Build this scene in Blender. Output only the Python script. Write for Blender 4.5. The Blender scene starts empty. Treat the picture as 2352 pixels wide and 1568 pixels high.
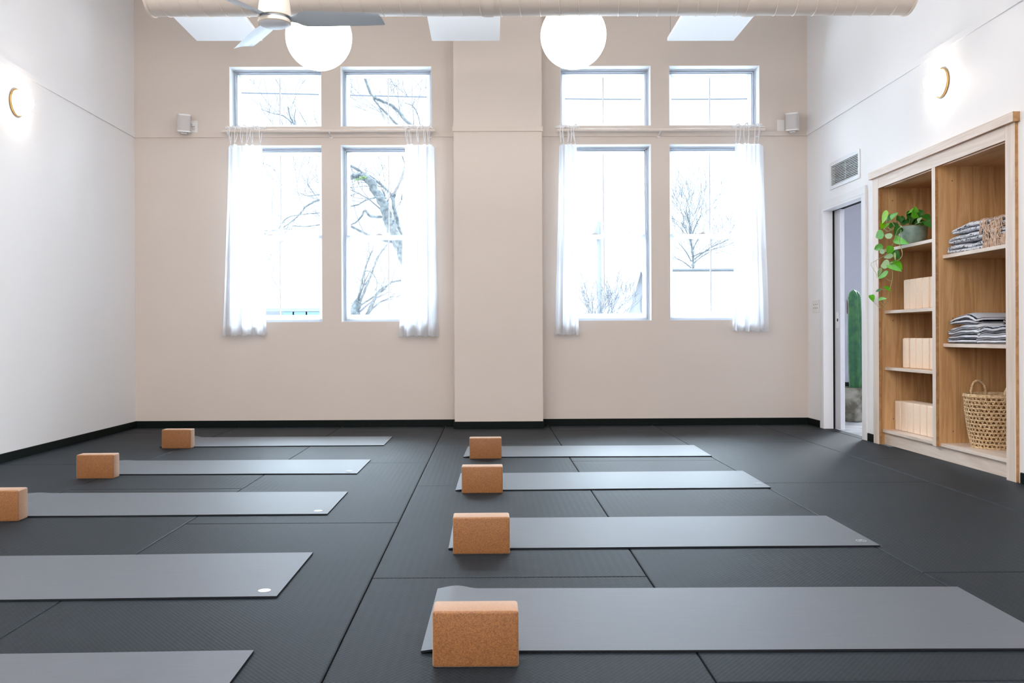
import bpy, bmesh, math, random
from mathutils import Vector, Matrix
C = bpy.context.scene.collection
PI = math.pi
rnd = random.Random(7)

# ------------------------------------------------------------------ camera model (measured from the photograph)
F_PX, CX, CY = 2100.0, 1139.87, 770.18
YAW, PITCH, ROLL, H = 0.00762, -0.00028, -0.00466, 0.878
fwd = Vector((math.sin(YAW)*math.cos(PITCH), math.cos(YAW)*math.cos(PITCH), math.sin(PITCH)))
rt0 = Vector((math.cos(YAW), -math.sin(YAW), 0)); up0 = rt0.cross(fwd)
rt = rt0*math.cos(ROLL) + up0*math.sin(ROLL); up = up0*math.cos(ROLL) - rt0*math.sin(ROLL)
EYE = Vector((0, 0, H))
def onp(px, py, ax, v):
    """the point of the plane (axis = v) that the measured photo position lies on"""
    d = fwd + rt*((px-CX)/F_PX) - up*((py-CY)/F_PX)
    return EYE + d*((v-EYE[ax])/d[ax])
def atX(px, py, x): return onp(px, py, 0, x)
def atY(px, py, y): return onp(px, py, 1, y)
def atZ(px, py, z=0.0): return onp(px, py, 2, z)

XL, XR, B = -3.4257, 3.1035, 8.878      # left, right and window wall
YN, ZC = -2.6, 4.3                      # wall behind the camera, ceiling

# ------------------------------------------------------------------ mesh helpers
def box(bm, x0, x1, y0, y1, z0, z1):
    vs = [bm.verts.new(p) for p in ((x0,y0,z0),(x1,y0,z0),(x1,y1,z0),(x0,y1,z0),(x0,y0,z1),(x1,y0,z1),(x1,y1,z1),(x0,y1,z1))]
    for f in ((0,3,2,1),(4,5,6,7),(0,1,5,4),(1,2,6,5),(2,3,7,6),(3,0,4,7)): bm.faces.new([vs[i] for i in f])
    return vs
def mbox(x0, x1, y0, y1, z0, z1, bevel=0, seg=2):
    bm = bmesh.new(); box(bm, x0, x1, y0, y1, z0, z1)
    if bevel: bmesh.ops.bevel(bm, geom=bm.edges[:], offset=bevel, segments=seg, profile=.5, affect='EDGES')
    return bm
def frame_for(t):
    a = Vector((0,0,1)) if abs(t.z) < .9 else Vector((1,0,0))
    u = t.cross(a).normalized(); return u, t.cross(u).normalized()
def tube(bm, pts, r, n=8, closed=False, caps=True):
    """tube along pts; r a number or a list"""
    pts = [Vector(p) for p in pts]; rs = r if isinstance(r, (list, tuple)) else [r]*len(pts)
    rings = []; u = None; m = len(pts)
    for i, p in enumerate(pts):
        a = pts[(i-1) % m] if (closed or i) else pts[0]; b = pts[(i+1) % m] if (closed or i < m-1) else pts[-1]
        t = (b-a)
        t = t.normalized() if t.length > 1e-9 else Vector((0,0,1))
        if u is None: u, v = frame_for(t)
        else:
            u = (u - t*u.dot(t)); u = u.normalized() if u.length > 1e-6 else frame_for(t)[0]; v = t.cross(u)
        rings.append([bm.verts.new(p + (u*math.cos(2*PI*k/n) + v*math.sin(2*PI*k/n))*rs[i]) for k in range(n)])
    for i in range(m if closed else m-1):
        A, Bq = rings[i], rings[(i+1) % m]
        for k in range(n): bm.faces.new((A[k], A[(k+1)%n], Bq[(k+1)%n], Bq[k]))
    if caps and not closed:
        bm.faces.new(rings[0][::-1]); bm.faces.new(rings[-1])
def lathe(bm, prof, c, n=32, axis='Z'):
    """prof: list of (radius, height along axis)"""
    c = Vector(c); rings = []
    for r, h in prof:
        ring = []
        for k in range(n if r > 1e-6 else 1):
            a = 2*PI*k/n; ca, sa = r*math.cos(a), r*math.sin(a)
            ring.append(bm.verts.new(c + (Vector((ca,sa,h)) if axis=='Z' else Vector((h,ca,sa)) if axis=='X' else Vector((ca,h,sa)))))
        rings.append(ring)
    for A, Bq in zip(rings, rings[1:]):
        if len(A) == 1 and len(Bq) == 1: continue
        for k in range(n):
            if len(A) == 1: bm.faces.new((A[0], Bq[(k+1)%n], Bq[k]))
            elif len(Bq) == 1: bm.faces.new((A[k], A[(k+1)%n], Bq[0]))
            else: bm.faces.new((A[k], A[(k+1)%n], Bq[(k+1)%n], Bq[k]))
def smooth_path(pts, k=6):
    pts = [Vector(p) for p in pts]; out = []
    for i in range(len(pts)-1):
        p0 = pts[max(i-1,0)]; p1 = pts[i]; p2 = pts[i+1]; p3 = pts[min(i+2,len(pts)-1)]
        for j in range(k):
            t = j/k
            out.append(.5*((2*p1)+(p2-p0)*t+(2*p0-5*p1+4*p2-p3)*t*t+(3*p1-p0-3*p2+p3)*t**3))
    out.append(pts[-1]); return out

def obj(name, bm, mat, parent=None, origin=(0,0,0), smooth=False, angle=None):
    """links bm (world coordinates) as ONE mesh object whose origin is at `origin`; children share their root's frame"""
    bmesh.ops.translate(bm, vec=-Vector(origin), verts=bm.verts[:])
    bmesh.ops.recalc_face_normals(bm, faces=bm.faces[:])
    me = bpy.data.meshes.new(name); bm.to_mesh(me); bm.free()
    if smooth:
        for p in me.polygons: p.use_smooth = True
        if angle: me.set_sharp_from_angle(angle=math.radians(angle))
    for m in (mat if isinstance(mat, (list, tuple)) else [mat]): me.materials.append(m)
    o = bpy.data.objects.new(name, me); C.objects.link(o)
    if parent is None: o.location = origin
    else: o.parent = parent
    return o
def tag(o, label, cat, group=None, kind=None):
    o['label'] = label; o['category'] = cat
    if group: o['group'] = group
    if kind: o['kind'] = kind
    return o
def thing(name, label, cat, loc, group=None):
    o = bpy.data.objects.new(name, None); C.objects.link(o); o.location = loc; o.empty_display_size = .05
    return tag(o, label, cat, group)
def struct(name, bm, mat, parent=None, origin=(0,0,0), **k):
    o = obj(name, bm, mat, parent, origin, **k)
    if parent is None: o['kind'] = 'structure'
    return o
def dup(o, parent=None):
    c = o.copy(); C.objects.link(c)
    if parent: c.parent = parent
    for ch in list(o.children): dup(ch, c)
    return c

# ------------------------------------------------------------------ materials
MATS = {}
def new_mat(name):
    m = bpy.data.materials.new(name); m.use_nodes = True
    nt = m.node_tree; b = nt.nodes['Principled BSDF']
    return m, nt, b
def plain(name, col, rough=.6, spec=.4, metal=0, emis=None, estr=0, noise=0, nscale=30, bump=0, bscale=80):
    if name in MATS: return MATS[name]
    m, nt, b = new_mat(name); L = nt.links.new
    b.inputs['Base Color'].default_value = (*col, 1); b.inputs['Roughness'].default_value = rough
    b.inputs['Specular IOR Level'].default_value = spec; b.inputs['Metallic'].default_value = metal
    if emis: b.inputs['Emission Color'].default_value = (*emis, 1); b.inputs['Emission Strength'].default_value = estr
    tc = nt.nodes.new('ShaderNodeTexCoord')
    if noise:
        n = nt.nodes.new('ShaderNodeTexNoise'); n.inputs['Scale'].default_value = nscale; n.inputs['Detail'].default_value = 4
        L(tc.outputs['Object'], n.inputs['Vector'])
        mx = nt.nodes.new('ShaderNodeMix'); mx.data_type = 'RGBA'
        mx.inputs['A'].default_value = (*[c*(1-noise) for c in col], 1); mx.inputs['B'].default_value = (*[min(1, c*(1+noise)) for c in col], 1)
        L(n.outputs['Fac'], mx.inputs['Factor']); L(mx.outputs['Result'], b.inputs['Base Color'])
    if bump:
        n = nt.nodes.new('ShaderNodeTexNoise'); n.inputs['Scale'].default_value = bscale; n.inputs['Detail'].default_value = 5
        L(tc.outputs['Object'], n.inputs['Vector'])
        bp = nt.nodes.new('ShaderNodeBump'); bp.inputs['Strength'].default_value = bump; bp.inputs['Distance'].default_value = .004
        L(n.outputs['Fac'], bp.inputs['Height']); L(bp.outputs['Normal'], b.inputs['Normal'])
    MATS[name] = m; return m
def ramp_of(nt, stops):
    r = nt.nodes.new('ShaderNodeValToRGB'); e = r.color_ramp.elements
    while len(e) < len(stops): e.new(.5)
    for i, (p, c) in enumerate(stops): e[i].position = p; e[i].color = (*c, 1)
    return r
def wood(name, c1, c2, c3, axis='Z', rough=.42, spec=.5, scale=1.0, coat=0):
    m, nt, b = new_mat(name); L = nt.links.new
    tc = nt.nodes.new('ShaderNodeTexCoord'); mp = nt.nodes.new('ShaderNodeMapping')
    s = {'Z': (9, 9, .55), 'Y': (9, .55, 9), 'X': (.55, 9, 9)}[axis]
    mp.inputs['Scale'].default_value = [v*scale for v in s]; L(tc.outputs['Object'], mp.inputs['Vector'])
    n = nt.nodes.new('ShaderNodeTexNoise'); n.inputs['Scale'].default_value = 1.6; n.inputs['Detail'].default_value = 5; n.inputs['Distortion'].default_value = .9
    L(mp.outputs['Vector'], n.inputs['Vector'])
    mul = nt.nodes.new('ShaderNodeMath'); mul.operation = 'MULTIPLY'; mul.inputs[1].default_value = 7.0; L(n.outputs['Fac'], mul.inputs[0])
    fr = nt.nodes.new('ShaderNodeMath'); fr.operation = 'PINGPONG'; fr.inputs[1].default_value = 1.0; L(mul.outputs[0], fr.inputs[0])
    mp2 = nt.nodes.new('ShaderNodeMapping'); s2 = {'Z': (260, 260, 6), 'Y': (260, 6, 260), 'X': (6, 260, 260)}[axis]
    mp2.inputs['Scale'].default_value = s2; L(tc.outputs['Object'], mp2.inputs['Vector'])
    n2 = nt.nodes.new('ShaderNodeTexNoise'); n2.inputs['Scale'].default_value = 1; L(mp2.outputs['Vector'], n2.inputs['Vector'])
    ad = nt.nodes.new('ShaderNodeMath'); ad.operation = 'MULTIPLY_ADD'; ad.inputs[1].default_value = .55; L(n2.outputs['Fac'], ad.inputs[0]); 
    sc = nt.nodes.new('ShaderNodeMath'); sc.operation = 'MULTIPLY'; sc.inputs[1].default_value = .5; L(fr.outputs[0], sc.inputs[0]); L(sc.outputs[0], ad.inputs[2])
    r = ramp_of(nt, [(.12, c1), (.5, c2), (.85, c3)]); L(ad.outputs[0], r.inputs['Fac'])
    L(r.outputs['Color'], b.inputs['Base Color'])
    b.inputs['Roughness'].default_value = rough; b.inputs['Specular IOR Level'].default_value = spec
    if coat: b.inputs['Coat Weight'].default_value = coat; b.inputs['Coat Roughness'].default_value = .25
    bp = nt.nodes.new('ShaderNodeBump'); bp.inputs['Strength'].default_value = .12; bp.inputs['Distance'].default_value = .002
    L(n2.outputs['Fac'], bp.inputs['Height']); L(bp.outputs['Normal'], b.inputs['Normal'])
    return m
def cork(name, c=((.125,.040,.006), (.215,.074,.012), (.30,.122,.028))):
    m, nt, b = new_mat(name); L = nt.links.new
    tc = nt.nodes.new('ShaderNodeTexCoord'); oi = nt.nodes.new('ShaderNodeObjectInfo')
    ad = nt.nodes.new('ShaderNodeVectorMath'); ad.operation = 'ADD'; L(tc.outputs['Object'], ad.inputs[0]); L(oi.outputs['Random'], ad.inputs[1])
    v = nt.nodes.new('ShaderNodeTexVoronoi'); v.inputs['Scale'].default_value = 430; L(ad.outputs[0], v.inputs['Vector'])
    n = nt.nodes.new('ShaderNodeTexNoise'); n.inputs['Scale'].default_value = 300; n.inputs['Detail'].default_value = 4; L(ad.outputs[0], n.inputs['Vector'])
    sep = nt.nodes.new('ShaderNodeSeparateColor'); L(v.outputs['Color'], sep.inputs['Color'])
    mx = nt.nodes.new('ShaderNodeMath'); mx.operation = 'MULTIPLY_ADD'; mx.inputs[1].default_value = .45; L(sep.outputs['Red'], mx.inputs[0])
    sc = nt.nodes.new('ShaderNodeMath'); sc.operation = 'MULTIPLY'; sc.inputs[1].default_value = .6; L(n.outputs['Fac'], sc.inputs[0]); L(sc.outputs[0], mx.inputs[2])
    r = ramp_of(nt, [(.2, c[0]), (.48, c[1]), (.8, c[2])]); L(mx.outputs[0], r.inputs['Fac'])
    L(r.outputs['Color'], b.inputs['Base Color']); b.inputs['Roughness'].default_value = .5; b.inputs['Specular IOR Level'].default_value = .5; b.inputs['Sheen Weight'].default_value = .5; b.inputs['Sheen Roughness'].default_value = .55; b.inputs['Sheen Tint'].default_value = (1,.86,.72,1)
    bp = nt.nodes.new('ShaderNodeBump'); bp.inputs['Strength'].default_value = .25; bp.inputs['Distance'].default_value = .0012
    L(n.outputs['Fac'], bp.inputs['Height']); L(bp.outputs['Normal'], b.inputs['Normal'])
    return m
def floor_mat():
    m, nt, b = new_mat('tatami mat vinyl'); L = nt.links.new
    tc = nt.nodes.new('ShaderNodeTexCoord')
    sep = nt.nodes.new('ShaderNodeSeparateXYZ'); L(tc.outputs['Object'], sep.inputs[0])
    def wave(out, freq):
        k = nt.nodes.new('ShaderNodeMath'); k.operation = 'MULTIPLY'; k.inputs[1].default_value = freq*2*PI; L(out, k.inputs[0])
        s = nt.nodes.new('ShaderNodeMath'); s.operation = 'SINE'; L(k.outputs[0], s.inputs[0]); return s.outputs[0]
    wx = wave(sep.outputs['X'], 62); wy = wave(sep.outputs['Y'], 48); wl = wave(sep.outputs['X'], 31)
    mu = nt.nodes.new('ShaderNodeMath'); mu.operation = 'MULTIPLY'; L(wx, mu.inputs[0]); L(wy, mu.inputs[1])
    a1 = nt.nodes.new('ShaderNodeMath'); a1.operation = 'MULTIPLY_ADD'; a1.inputs[1].default_value = .45; L(wl, a1.inputs[0]); L(mu.outputs[0], a1.inputs[2])
    n = nt.nodes.new('ShaderNodeTexNoise'); n.inputs['Scale'].default_value = 1.3; n.inputs['Detail'].default_value = 3; L(tc.outputs['Object'], n.inputs['Vector'])
    r = ramp_of(nt, [(.3, (.0100,.0150,.0195)), (.7, (.0135,.0190,.0245))]); L(n.outputs['Fac'], r.inputs['Fac'])
    mr = nt.nodes.new('ShaderNodeMapRange'); mr.inputs['From Min'].default_value = -1.4; mr.inputs['From Max'].default_value = 1.4
    mr.inputs['To Min'].default_value = .84; mr.inputs['To Max'].default_value = 1.12; L(a1.outputs[0], mr.inputs['Value'])
    vm = nt.nodes.new('ShaderNodeVectorMath'); vm.operation = 'SCALE'; L(r.outputs['Color'], vm.inputs[0]); L(mr.outputs['Result'], vm.inputs['Scale'])
    L(vm.outputs[0], b.inputs['Base Color'])
    b.inputs['Roughness'].default_value = .54; b.inputs['Specular IOR Level'].default_value = .115
    bp = nt.nodes.new('ShaderNodeBump'); bp.inputs['Strength'].default_value = .3; bp.inputs['Distance'].default_value = .0009
    L(a1.outputs[0], bp.inputs['Height']); L(bp.outputs['Normal'], b.inputs['Normal'])
    return m
def mat_rubber():
    m, nt, b = new_mat('yoga mat rubber'); L = nt.links.new
    tc = nt.nodes.new('ShaderNodeTexCoord'); mp = nt.nodes.new('ShaderNodeMapping'); mp.inputs['Scale'].default_value = (3, 60, 1); L(tc.outputs['Object'], mp.inputs['Vector'])
    n = nt.nodes.new('ShaderNodeTexNoise'); n.inputs['Scale'].default_value = 2; n.inputs['Detail'].default_value = 6; L(mp.outputs['Vector'], n.inputs['Vector'])
    n3 = nt.nodes.new('ShaderNodeTexNoise'); n3.inputs['Scale'].default_value = 420; n3.inputs['Detail'].default_value = 2; L(tc.outputs['Object'], n3.inputs['Vector'])
    mx = nt.nodes.new('ShaderNodeMath'); mx.operation = 'MULTIPLY_ADD'; mx.inputs[1].default_value = .5; L(n3.outputs['Fac'], mx.inputs[0])
    sc = nt.nodes.new('ShaderNodeMath'); sc.operation = 'MULTIPLY'; sc.inputs[1].default_value = .5; L(n.outputs['Fac'], sc.inputs[0]); L(sc.outputs[0], mx.inputs[2])
    r = ramp_of(nt, [(.3, (.066,.076,.094)), (.7, (.088,.099,.119))]); L(mx.outputs[0], r.inputs['Fac']); L(r.outputs['Color'], b.inputs['Base Color'])
    b.inputs['Roughness'].default_value = .5; b.inputs['Specular IOR Level'].default_value = .55
    bp = nt.nodes.new('ShaderNodeBump'); bp.inputs['Strength'].default_value = .12; bp.inputs['Distance'].default_value = .001
    L(n3.outputs['Fac'], bp.inputs['Height']); L(bp.outputs['Normal'], b.inputs['Normal'])
    return m
def sheer():
    m = bpy.data.materials.new('sheer white curtain cloth'); m.use_nodes = True; nt = m.node_tree; L = nt.links.new
    nt.nodes.remove(nt.nodes['Principled BSDF']); out = nt.nodes['Material Output']
    d = nt.nodes.new('ShaderNodeBsdfDiffuse'); d.inputs['Color'].default_value = (.93,.93,.95,1)
    t = nt.nodes.new('ShaderNodeBsdfTranslucent'); t.inputs['Color'].default_value = (.70,.72,.76,1)
    tr = nt.nodes.new('ShaderNodeBsdfTransparent'); tr.inputs['Color'].default_value = (1,1,1,1)
    tc = nt.nodes.new('ShaderNodeTexCoord'); mp = nt.nodes.new('ShaderNodeMapping'); mp.inputs['Scale'].default_value = (150, 1, 4); L(tc.outputs['Object'], mp.inputs['Vector'])
    n = nt.nodes.new('ShaderNodeTexNoise'); n.inputs['Scale'].default_value = 1; L(mp.outputs['Vector'], n.inputs['Vector'])
    mr = nt.nodes.new('ShaderNodeMapRange'); mr.inputs['To Min'].default_value = .03; mr.inputs['To Max'].default_value = .14; L(n.outputs['Fac'], mr.inputs['Value'])
    a = nt.nodes.new('ShaderNodeMixShader'); a.inputs[0].default_value = .62; L(d.outputs[0], a.inputs[1]); L(t.outputs[0], a.inputs[2])
    c = nt.nodes.new('ShaderNodeMixShader'); L(mr.outputs['Result'], c.inputs[0]); L(a.outputs[0], c.inputs[1]); L(tr.outputs[0], c.inputs[2]); L(c.outputs[0], out.inputs[0])
    return m
def glass_mat():
    m = bpy.data.materials.new('clear window glass'); m.use_nodes = True; nt = m.node_tree; L = nt.links.new
    nt.nodes.remove(nt.nodes['Principled BSDF']); out = nt.nodes['Material Output']
    tr = nt.nodes.new('ShaderNodeBsdfTransparent'); tr.inputs['Color'].default_value = (.97,.985,.985,1)
    g = nt.nodes.new('ShaderNodeBsdfGlossy'); g.inputs['Roughness'].default_value = .02
    lw = nt.nodes.new('ShaderNodeFresnel'); lw.inputs['IOR'].default_value = 1.3
    a = nt.nodes.new('ShaderNodeMixShader'); L(lw.outputs[0], a.inputs[0]); L(tr.outputs[0], a.inputs[1]); L(g.outputs[0], a.inputs[2]); L(a.outputs[0], out.inputs[0])
    return m
def blanket_mat(name, stops, freq, wob=.25, rough=.9):
    """stripes that follow the local z of the folded layers, broken up by noise"""
    m, nt, b = new_mat(name); L = nt.links.new
    tc = nt.nodes.new('ShaderNodeTexCoord'); uv = nt.nodes.new('ShaderNodeUVMap')
    sep = nt.nodes.new('ShaderNodeSeparateXYZ'); L(uv.outputs['UV'], sep.inputs[0])
    n = nt.nodes.new('ShaderNodeTexNoise'); n.inputs['Scale'].default_value = 38; n.inputs['Detail'].default_value = 4; L(tc.outputs['Object'], n.inputs['Vector'])
    k = nt.nodes.new('ShaderNodeMath'); k.operation = 'MULTIPLY'; k.inputs[1].default_value = freq; L(sep.outputs['X'], k.inputs[0])
    a = nt.nodes.new('ShaderNodeMath'); a.operation = 'MULTIPLY_ADD'; a.inputs[1].default_value = wob; L(n.outputs['Fac'], a.inputs[0]); L(k.outputs[0], a.inputs[2])
    f = nt.nodes.new('ShaderNodeMath'); f.operation = 'FRACT'; L(a.outputs[0], f.inputs[0])
    r = ramp_of(nt, stops); r.color_ramp.interpolation = 'CONSTANT'; L(f.outputs[0], r.inputs['Fac']); L(r.outputs['Color'], b.inputs['Base Color'])
    b.inputs['Roughness'].default_value = rough; b.inputs['Specular IOR Level'].default_value = .2
    n2 = nt.nodes.new('ShaderNodeTexNoise'); n2.inputs['Scale'].default_value = 260; L(tc.outputs['Object'], n2.inputs['Vector'])
    bp = nt.nodes.new('ShaderNodeBump'); bp.inputs['Strength'].default_value = .6; bp.inputs['Distance'].default_value = .004
    L(n2.outputs['Fac'], bp.inputs['Height']); L(bp.outputs['Normal'], b.inputs['Normal'])
    return m
def fleck_mat(name):
    m, nt, b = new_mat(name); L = nt.links.new
    tc = nt.nodes.new('ShaderNodeTexCoord'); mp = nt.nodes.new('ShaderNodeMapping'); mp.inputs['Scale'].default_value = (1, .55, 1.5); L(tc.outputs['Object'], mp.inputs['Vector'])
    n = nt.nodes.new('ShaderNodeTexNoise'); n.inputs['Scale'].default_value = 62; n.inputs['Detail'].default_value = 3; n.inputs['Distortion'].default_value = 1.2; L(mp.outputs['Vector'], n.inputs['Vector'])
    r = ramp_of(nt, [(.35, (.02,.025,.032)), (.405, (.22,.24,.29)), (.46, (.66,.69,.77)), (.75, (.82,.84,.90))]); L(n.outputs['Fac'], r.inputs['Fac']); L(r.outputs['Color'], b.inputs['Base Color'])
    b.inputs['Roughness'].default_value = .9; b.inputs['Specular IOR Level'].default_value = .2
    n2 = nt.nodes.new('ShaderNodeTexNoise'); n2.inputs['Scale'].default_value = 170; L(tc.outputs['Object'], n2.inputs['Vector'])
    bp = nt.nodes.new('ShaderNodeBump'); bp.inputs['Strength'].default_value = .8; bp.inputs['Distance'].default_value = .006
    L(n2.outputs['Fac'], bp.inputs['Height']); L(bp.outputs['Normal'], b.inputs['Normal'])
    return m
def two_tone(name, c1, c2, scale, rough, lo=.42, hi=.58, spec=.4):
    m, nt, b = new_mat(name); L = nt.links.new
    tc = nt.nodes.new('ShaderNodeTexCoord'); n = nt.nodes.new('ShaderNodeTexNoise'); n.inputs['Scale'].default_value = scale; n.inputs['Detail'].default_value = 6
    L(tc.outputs['Object'], n.inputs['Vector']); r = ramp_of(nt, [(lo, c1), (hi, c2)]); L(n.outputs['Fac'], r.inputs['Fac']); L(r.outputs['Color'], b.inputs['Base Color'])
    b.inputs['Roughness'].default_value = rough; b.inputs['Specular IOR Level'].default_value = spec
    return m

M_WALL = plain('warm white wall paint', (.88,.875,.885), .55, .3, noise=.012, nscale=2.2, bump=.04, bscale=260)
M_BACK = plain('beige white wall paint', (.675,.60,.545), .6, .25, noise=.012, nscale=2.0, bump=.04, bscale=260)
M_CEIL = plain('ceiling paint', (.82,.80,.78), .8, .2, noise=.01)
M_BASE = plain('black rubber base', (.003,.007,.006), .6, .12, noise=.2)
M_TRIM = plain('painted trim', (.82,.79,.765), .5, .3, noise=.01)
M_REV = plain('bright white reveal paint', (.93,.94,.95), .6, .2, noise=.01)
M_MUNT = plain('pale glazing bar', (.78,.81,.86), .5, .3, noise=.01)
M_WIN = plain('white vinyl window', (.93,.94,.96), .4, .4, noise=.01)
_nt = M_WIN.node_tree; _t = _nt.nodes.new('ShaderNodeBsdfTranslucent'); _t.inputs['Color'].default_value = (.9,.94,1,1)
_m = _nt.nodes.new('ShaderNodeMixShader'); _m.inputs[0].default_value = .75
_nt.links.new(_nt.nodes['Principled BSDF'].outputs[0], _m.inputs[1]); _nt.links.new(_t.outputs[0], _m.inputs[2]); _nt.links.new(_m.outputs[0], _nt.nodes['Material Output'].inputs[0])
M_WHITE = plain('white casing paint', (.83,.83,.845), .42, .4, noise=.01)
M_DOOR = plain('grey white door paint', (.64,.65,.69), .45, .4, noise=.01)
M_GLASS = glass_mat()
M_EDGE_SHADE = plain('mat edge painted shade', (.012,.014,.018), .7, .15, noise=.1); M_FLOOR = floor_mat(); M_RUB = mat_rubber(); M_CORK = cork('cork'); M_CORK_LIT = cork('pale cork', ((.80,.58,.42), (.89,.69,.52), (.93,.77,.62)))  # last one: floor-block cork with bright light put into its colour
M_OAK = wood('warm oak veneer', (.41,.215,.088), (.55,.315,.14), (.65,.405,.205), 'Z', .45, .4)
M_OAK_GLARE = wood('pale oak upright with painted glare', (.60,.49,.40), (.70,.585,.495), (.77,.66,.575), 'Z', .38, .6, coat=.25)  # pale oak; window glare is put into the wood colour
M_OAK_GLAREY = wood('pale oak rail with painted glare', (.60,.49,.40), (.70,.585,.495), (.77,.66,.575), 'Y', .38, .6, coat=.25)  # painted glare as on the uprights, grain along the rail
M_OAKD = wood('oak with painted shade', (.30,.15,.06), (.40,.21,.09), (.48,.27,.12), 'Y', .5, .35)  # darker copy of the oak, shade painted into its colour
M_OAKY = wood('oak rail', (.50,.29,.14), (.62,.38,.20), (.70,.46,.27), 'Y', .45, .4)
M_DARK = plain('painted slot shade', (.012,.014,.017), .8, .1, noise=.1)
M_DUCT = plain('cream painted duct', (.84,.74,.65), .45, .45, noise=.01, nscale=4)
M_SHADE = plain('opal glass globe', (.95,.93,.9), .3, .4, emis=(1,.90,.78), estr=8, noise=.005)
M_SCONCE = plain('opal sconce glass', (.95,.93,.9), .3, .4, emis=(1,.86,.74), estr=13.0, noise=.005)
M_BRASS = plain('brass', (.62,.40,.16), .3, .5, metal=1, noise=.05)
M_FANB = plain('brushed grey blade', (.52,.56,.60), .32, .6, metal=.25, noise=.02)
M_FANH = plain('cream fan housing', (.80,.72,.63), .4, .4, noise=.01)
M_FANC = plain('white fan cap', (.93,.95,.98), .35, .4, noise=.01)
M_PANEL = plain('faintly glowing white felt', (.93,.95,.98), .8, .2, emis=(.85,.92,1), estr=.09, noise=.01, nscale=8)  # slight glow added to brighten the felt; the panels are no lamps
M_WIRE = plain('thin steel wire', (.35,.36,.38), .4, .5, metal=.8, noise=.02)
M_SHEER = sheer()
M_TIE = plain('white cotton tie', (.9,.9,.92), .8, .2, noise=.02)
M_ROD = plain('pale wooden dowel', (.74,.66,.60), .5, .4, noise=.06, nscale=40)
M_SPK = plain('white speaker plastic', (.86,.86,.88), .4, .4, noise=.01)
M_GRILLE = plain('grey speaker mesh', (.60,.58,.57), .8, .2, noise=.05, nscale=400)
M_PLATE = plain('white switch plate', (.82,.80,.79), .35, .4, noise=.01)
M_SLOT = plain('dark slots', (.08,.07,.07), .6, .2, noise=.05)
M_METAL = plain('pale brushed aluminium', (.78,.80,.83), .35, .5, metal=.35, noise=.02)
M_VENTB = plain('slate vent interior', (.07,.085,.105), .7, .2, noise=.05)
M_LOUV = plain('grey louvre', (.42,.45,.50), .4, .5, metal=.3, noise=.03)
M_POT = two_tone('sage glazed pot', (.22,.34,.30), (.33,.46,.41), 26, .4, .35, .65)
M_SOIL = plain('potting soil', (.03,.022,.015), .95, .1, noise=.4, nscale=90)
M_STEM = plain('pale green stem', (.36,.36,.15), .5, .4, noise=.15)
M_LEAF1 = plain('bright green leaf', (.085,.36,.004), .5, .22, noise=.25, nscale=35)
M_LEAF2 = plain('deep green leaf', (.022,.13,.008), .5, .22, noise=.25, nscale=35)
M_LEAF3 = plain('pale leaf underside', (.27,.40,.16), .55, .25, noise=.2, nscale=35)
M_LIME = plain('lime leaf', (.24,.52,.006), .5, .22, noise=.2, nscale=35)
M_WICK = two_tone('woven seagrass', (.42,.26,.12), (.72,.54,.34), 55, .7, .3, .65, .3)
M_CACT = two_tone('cactus skin', (.012,.085,.036), (.032,.135,.040), 14, .45, .4, .62)
M_CONC = two_tone('weathered concrete', (.11,.10,.075), (.30,.285,.24), 7, .8, .42, .6, .3)
M_HALLF = two_tone('polished concrete floor', (.40,.41,.43), (.58,.59,.61), 5, .18, .4, .6, .5)
M_HALLW = plain('hallway paint', (.66,.66,.71), .6, .3, noise=.01)
M_RED = plain('red enamel', (.45,.03,.03), .4, .4, noise=.05)
M_LOGO = plain('printed white emblem', (.66,.68,.72), .6, .3, noise=.02)
M_LOGOG = plain('printed grey mark', (.40,.42,.46), .6, .3, noise=.02)
M_FAINT = plain('faint embossed emblem', (.42,.44,.47), .5, .4, noise=.02)
M_TAN = two_tone('tan cotton fringe', (.50,.35,.26), (.68,.52,.42), 60, .9, .35, .65, .15)
M_BARK = two_tone('lichen grey bark', (.016,.019,.022), (.046,.051,.051), 20, .9, .35, .65, .1)
M_TWIG = plain('thin grey twigs', (.026,.028,.034), .9, .1, noise=.15)
M_MOSS = plain('moss', (.035,.055,.02), .9, .1, noise=.2)
M_ROOF = two_tone('pale shingle roof', (.046,.049,.053), (.056,.059,.063), 60, .9, .4, .6, .1)
M_SIDE = plain('white siding', (.062,.064,.068), .8, .2, noise=.02)
M_BLUEG = plain('blue sky glass', (.05,.10,.13), .2, .5, noise=.1)
M_POLE = plain('weathered pole', (.045,.049,.054), .9, .1, noise=.1)
M_GROUND = plain('pale ground', (.85,.86,.88), .9, .1, noise=.1, nscale=1)
B1 = blanket_mat('light grey woven stripes', [(0,(.55,.57,.63)),(.30,(.010,.014,.022)),(.42,(.40,.42,.48)),(.54,(.70,.72,.78)),(.78,(.015,.020,.03)),(.88,(.48,.5,.57))], 3.4, .10)
B2 = fleck_mat('white woven blanket with black flecks')
B3 = blanket_mat('black and grey woven stripes', [(0,(.33,.33,.33)),(.2,(.012,.016,.014)),(.5,(.42,.40,.38)),(.62,(.02,.025,.02)),(.85,(.55,.53,.5))], 8, .4)

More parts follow.
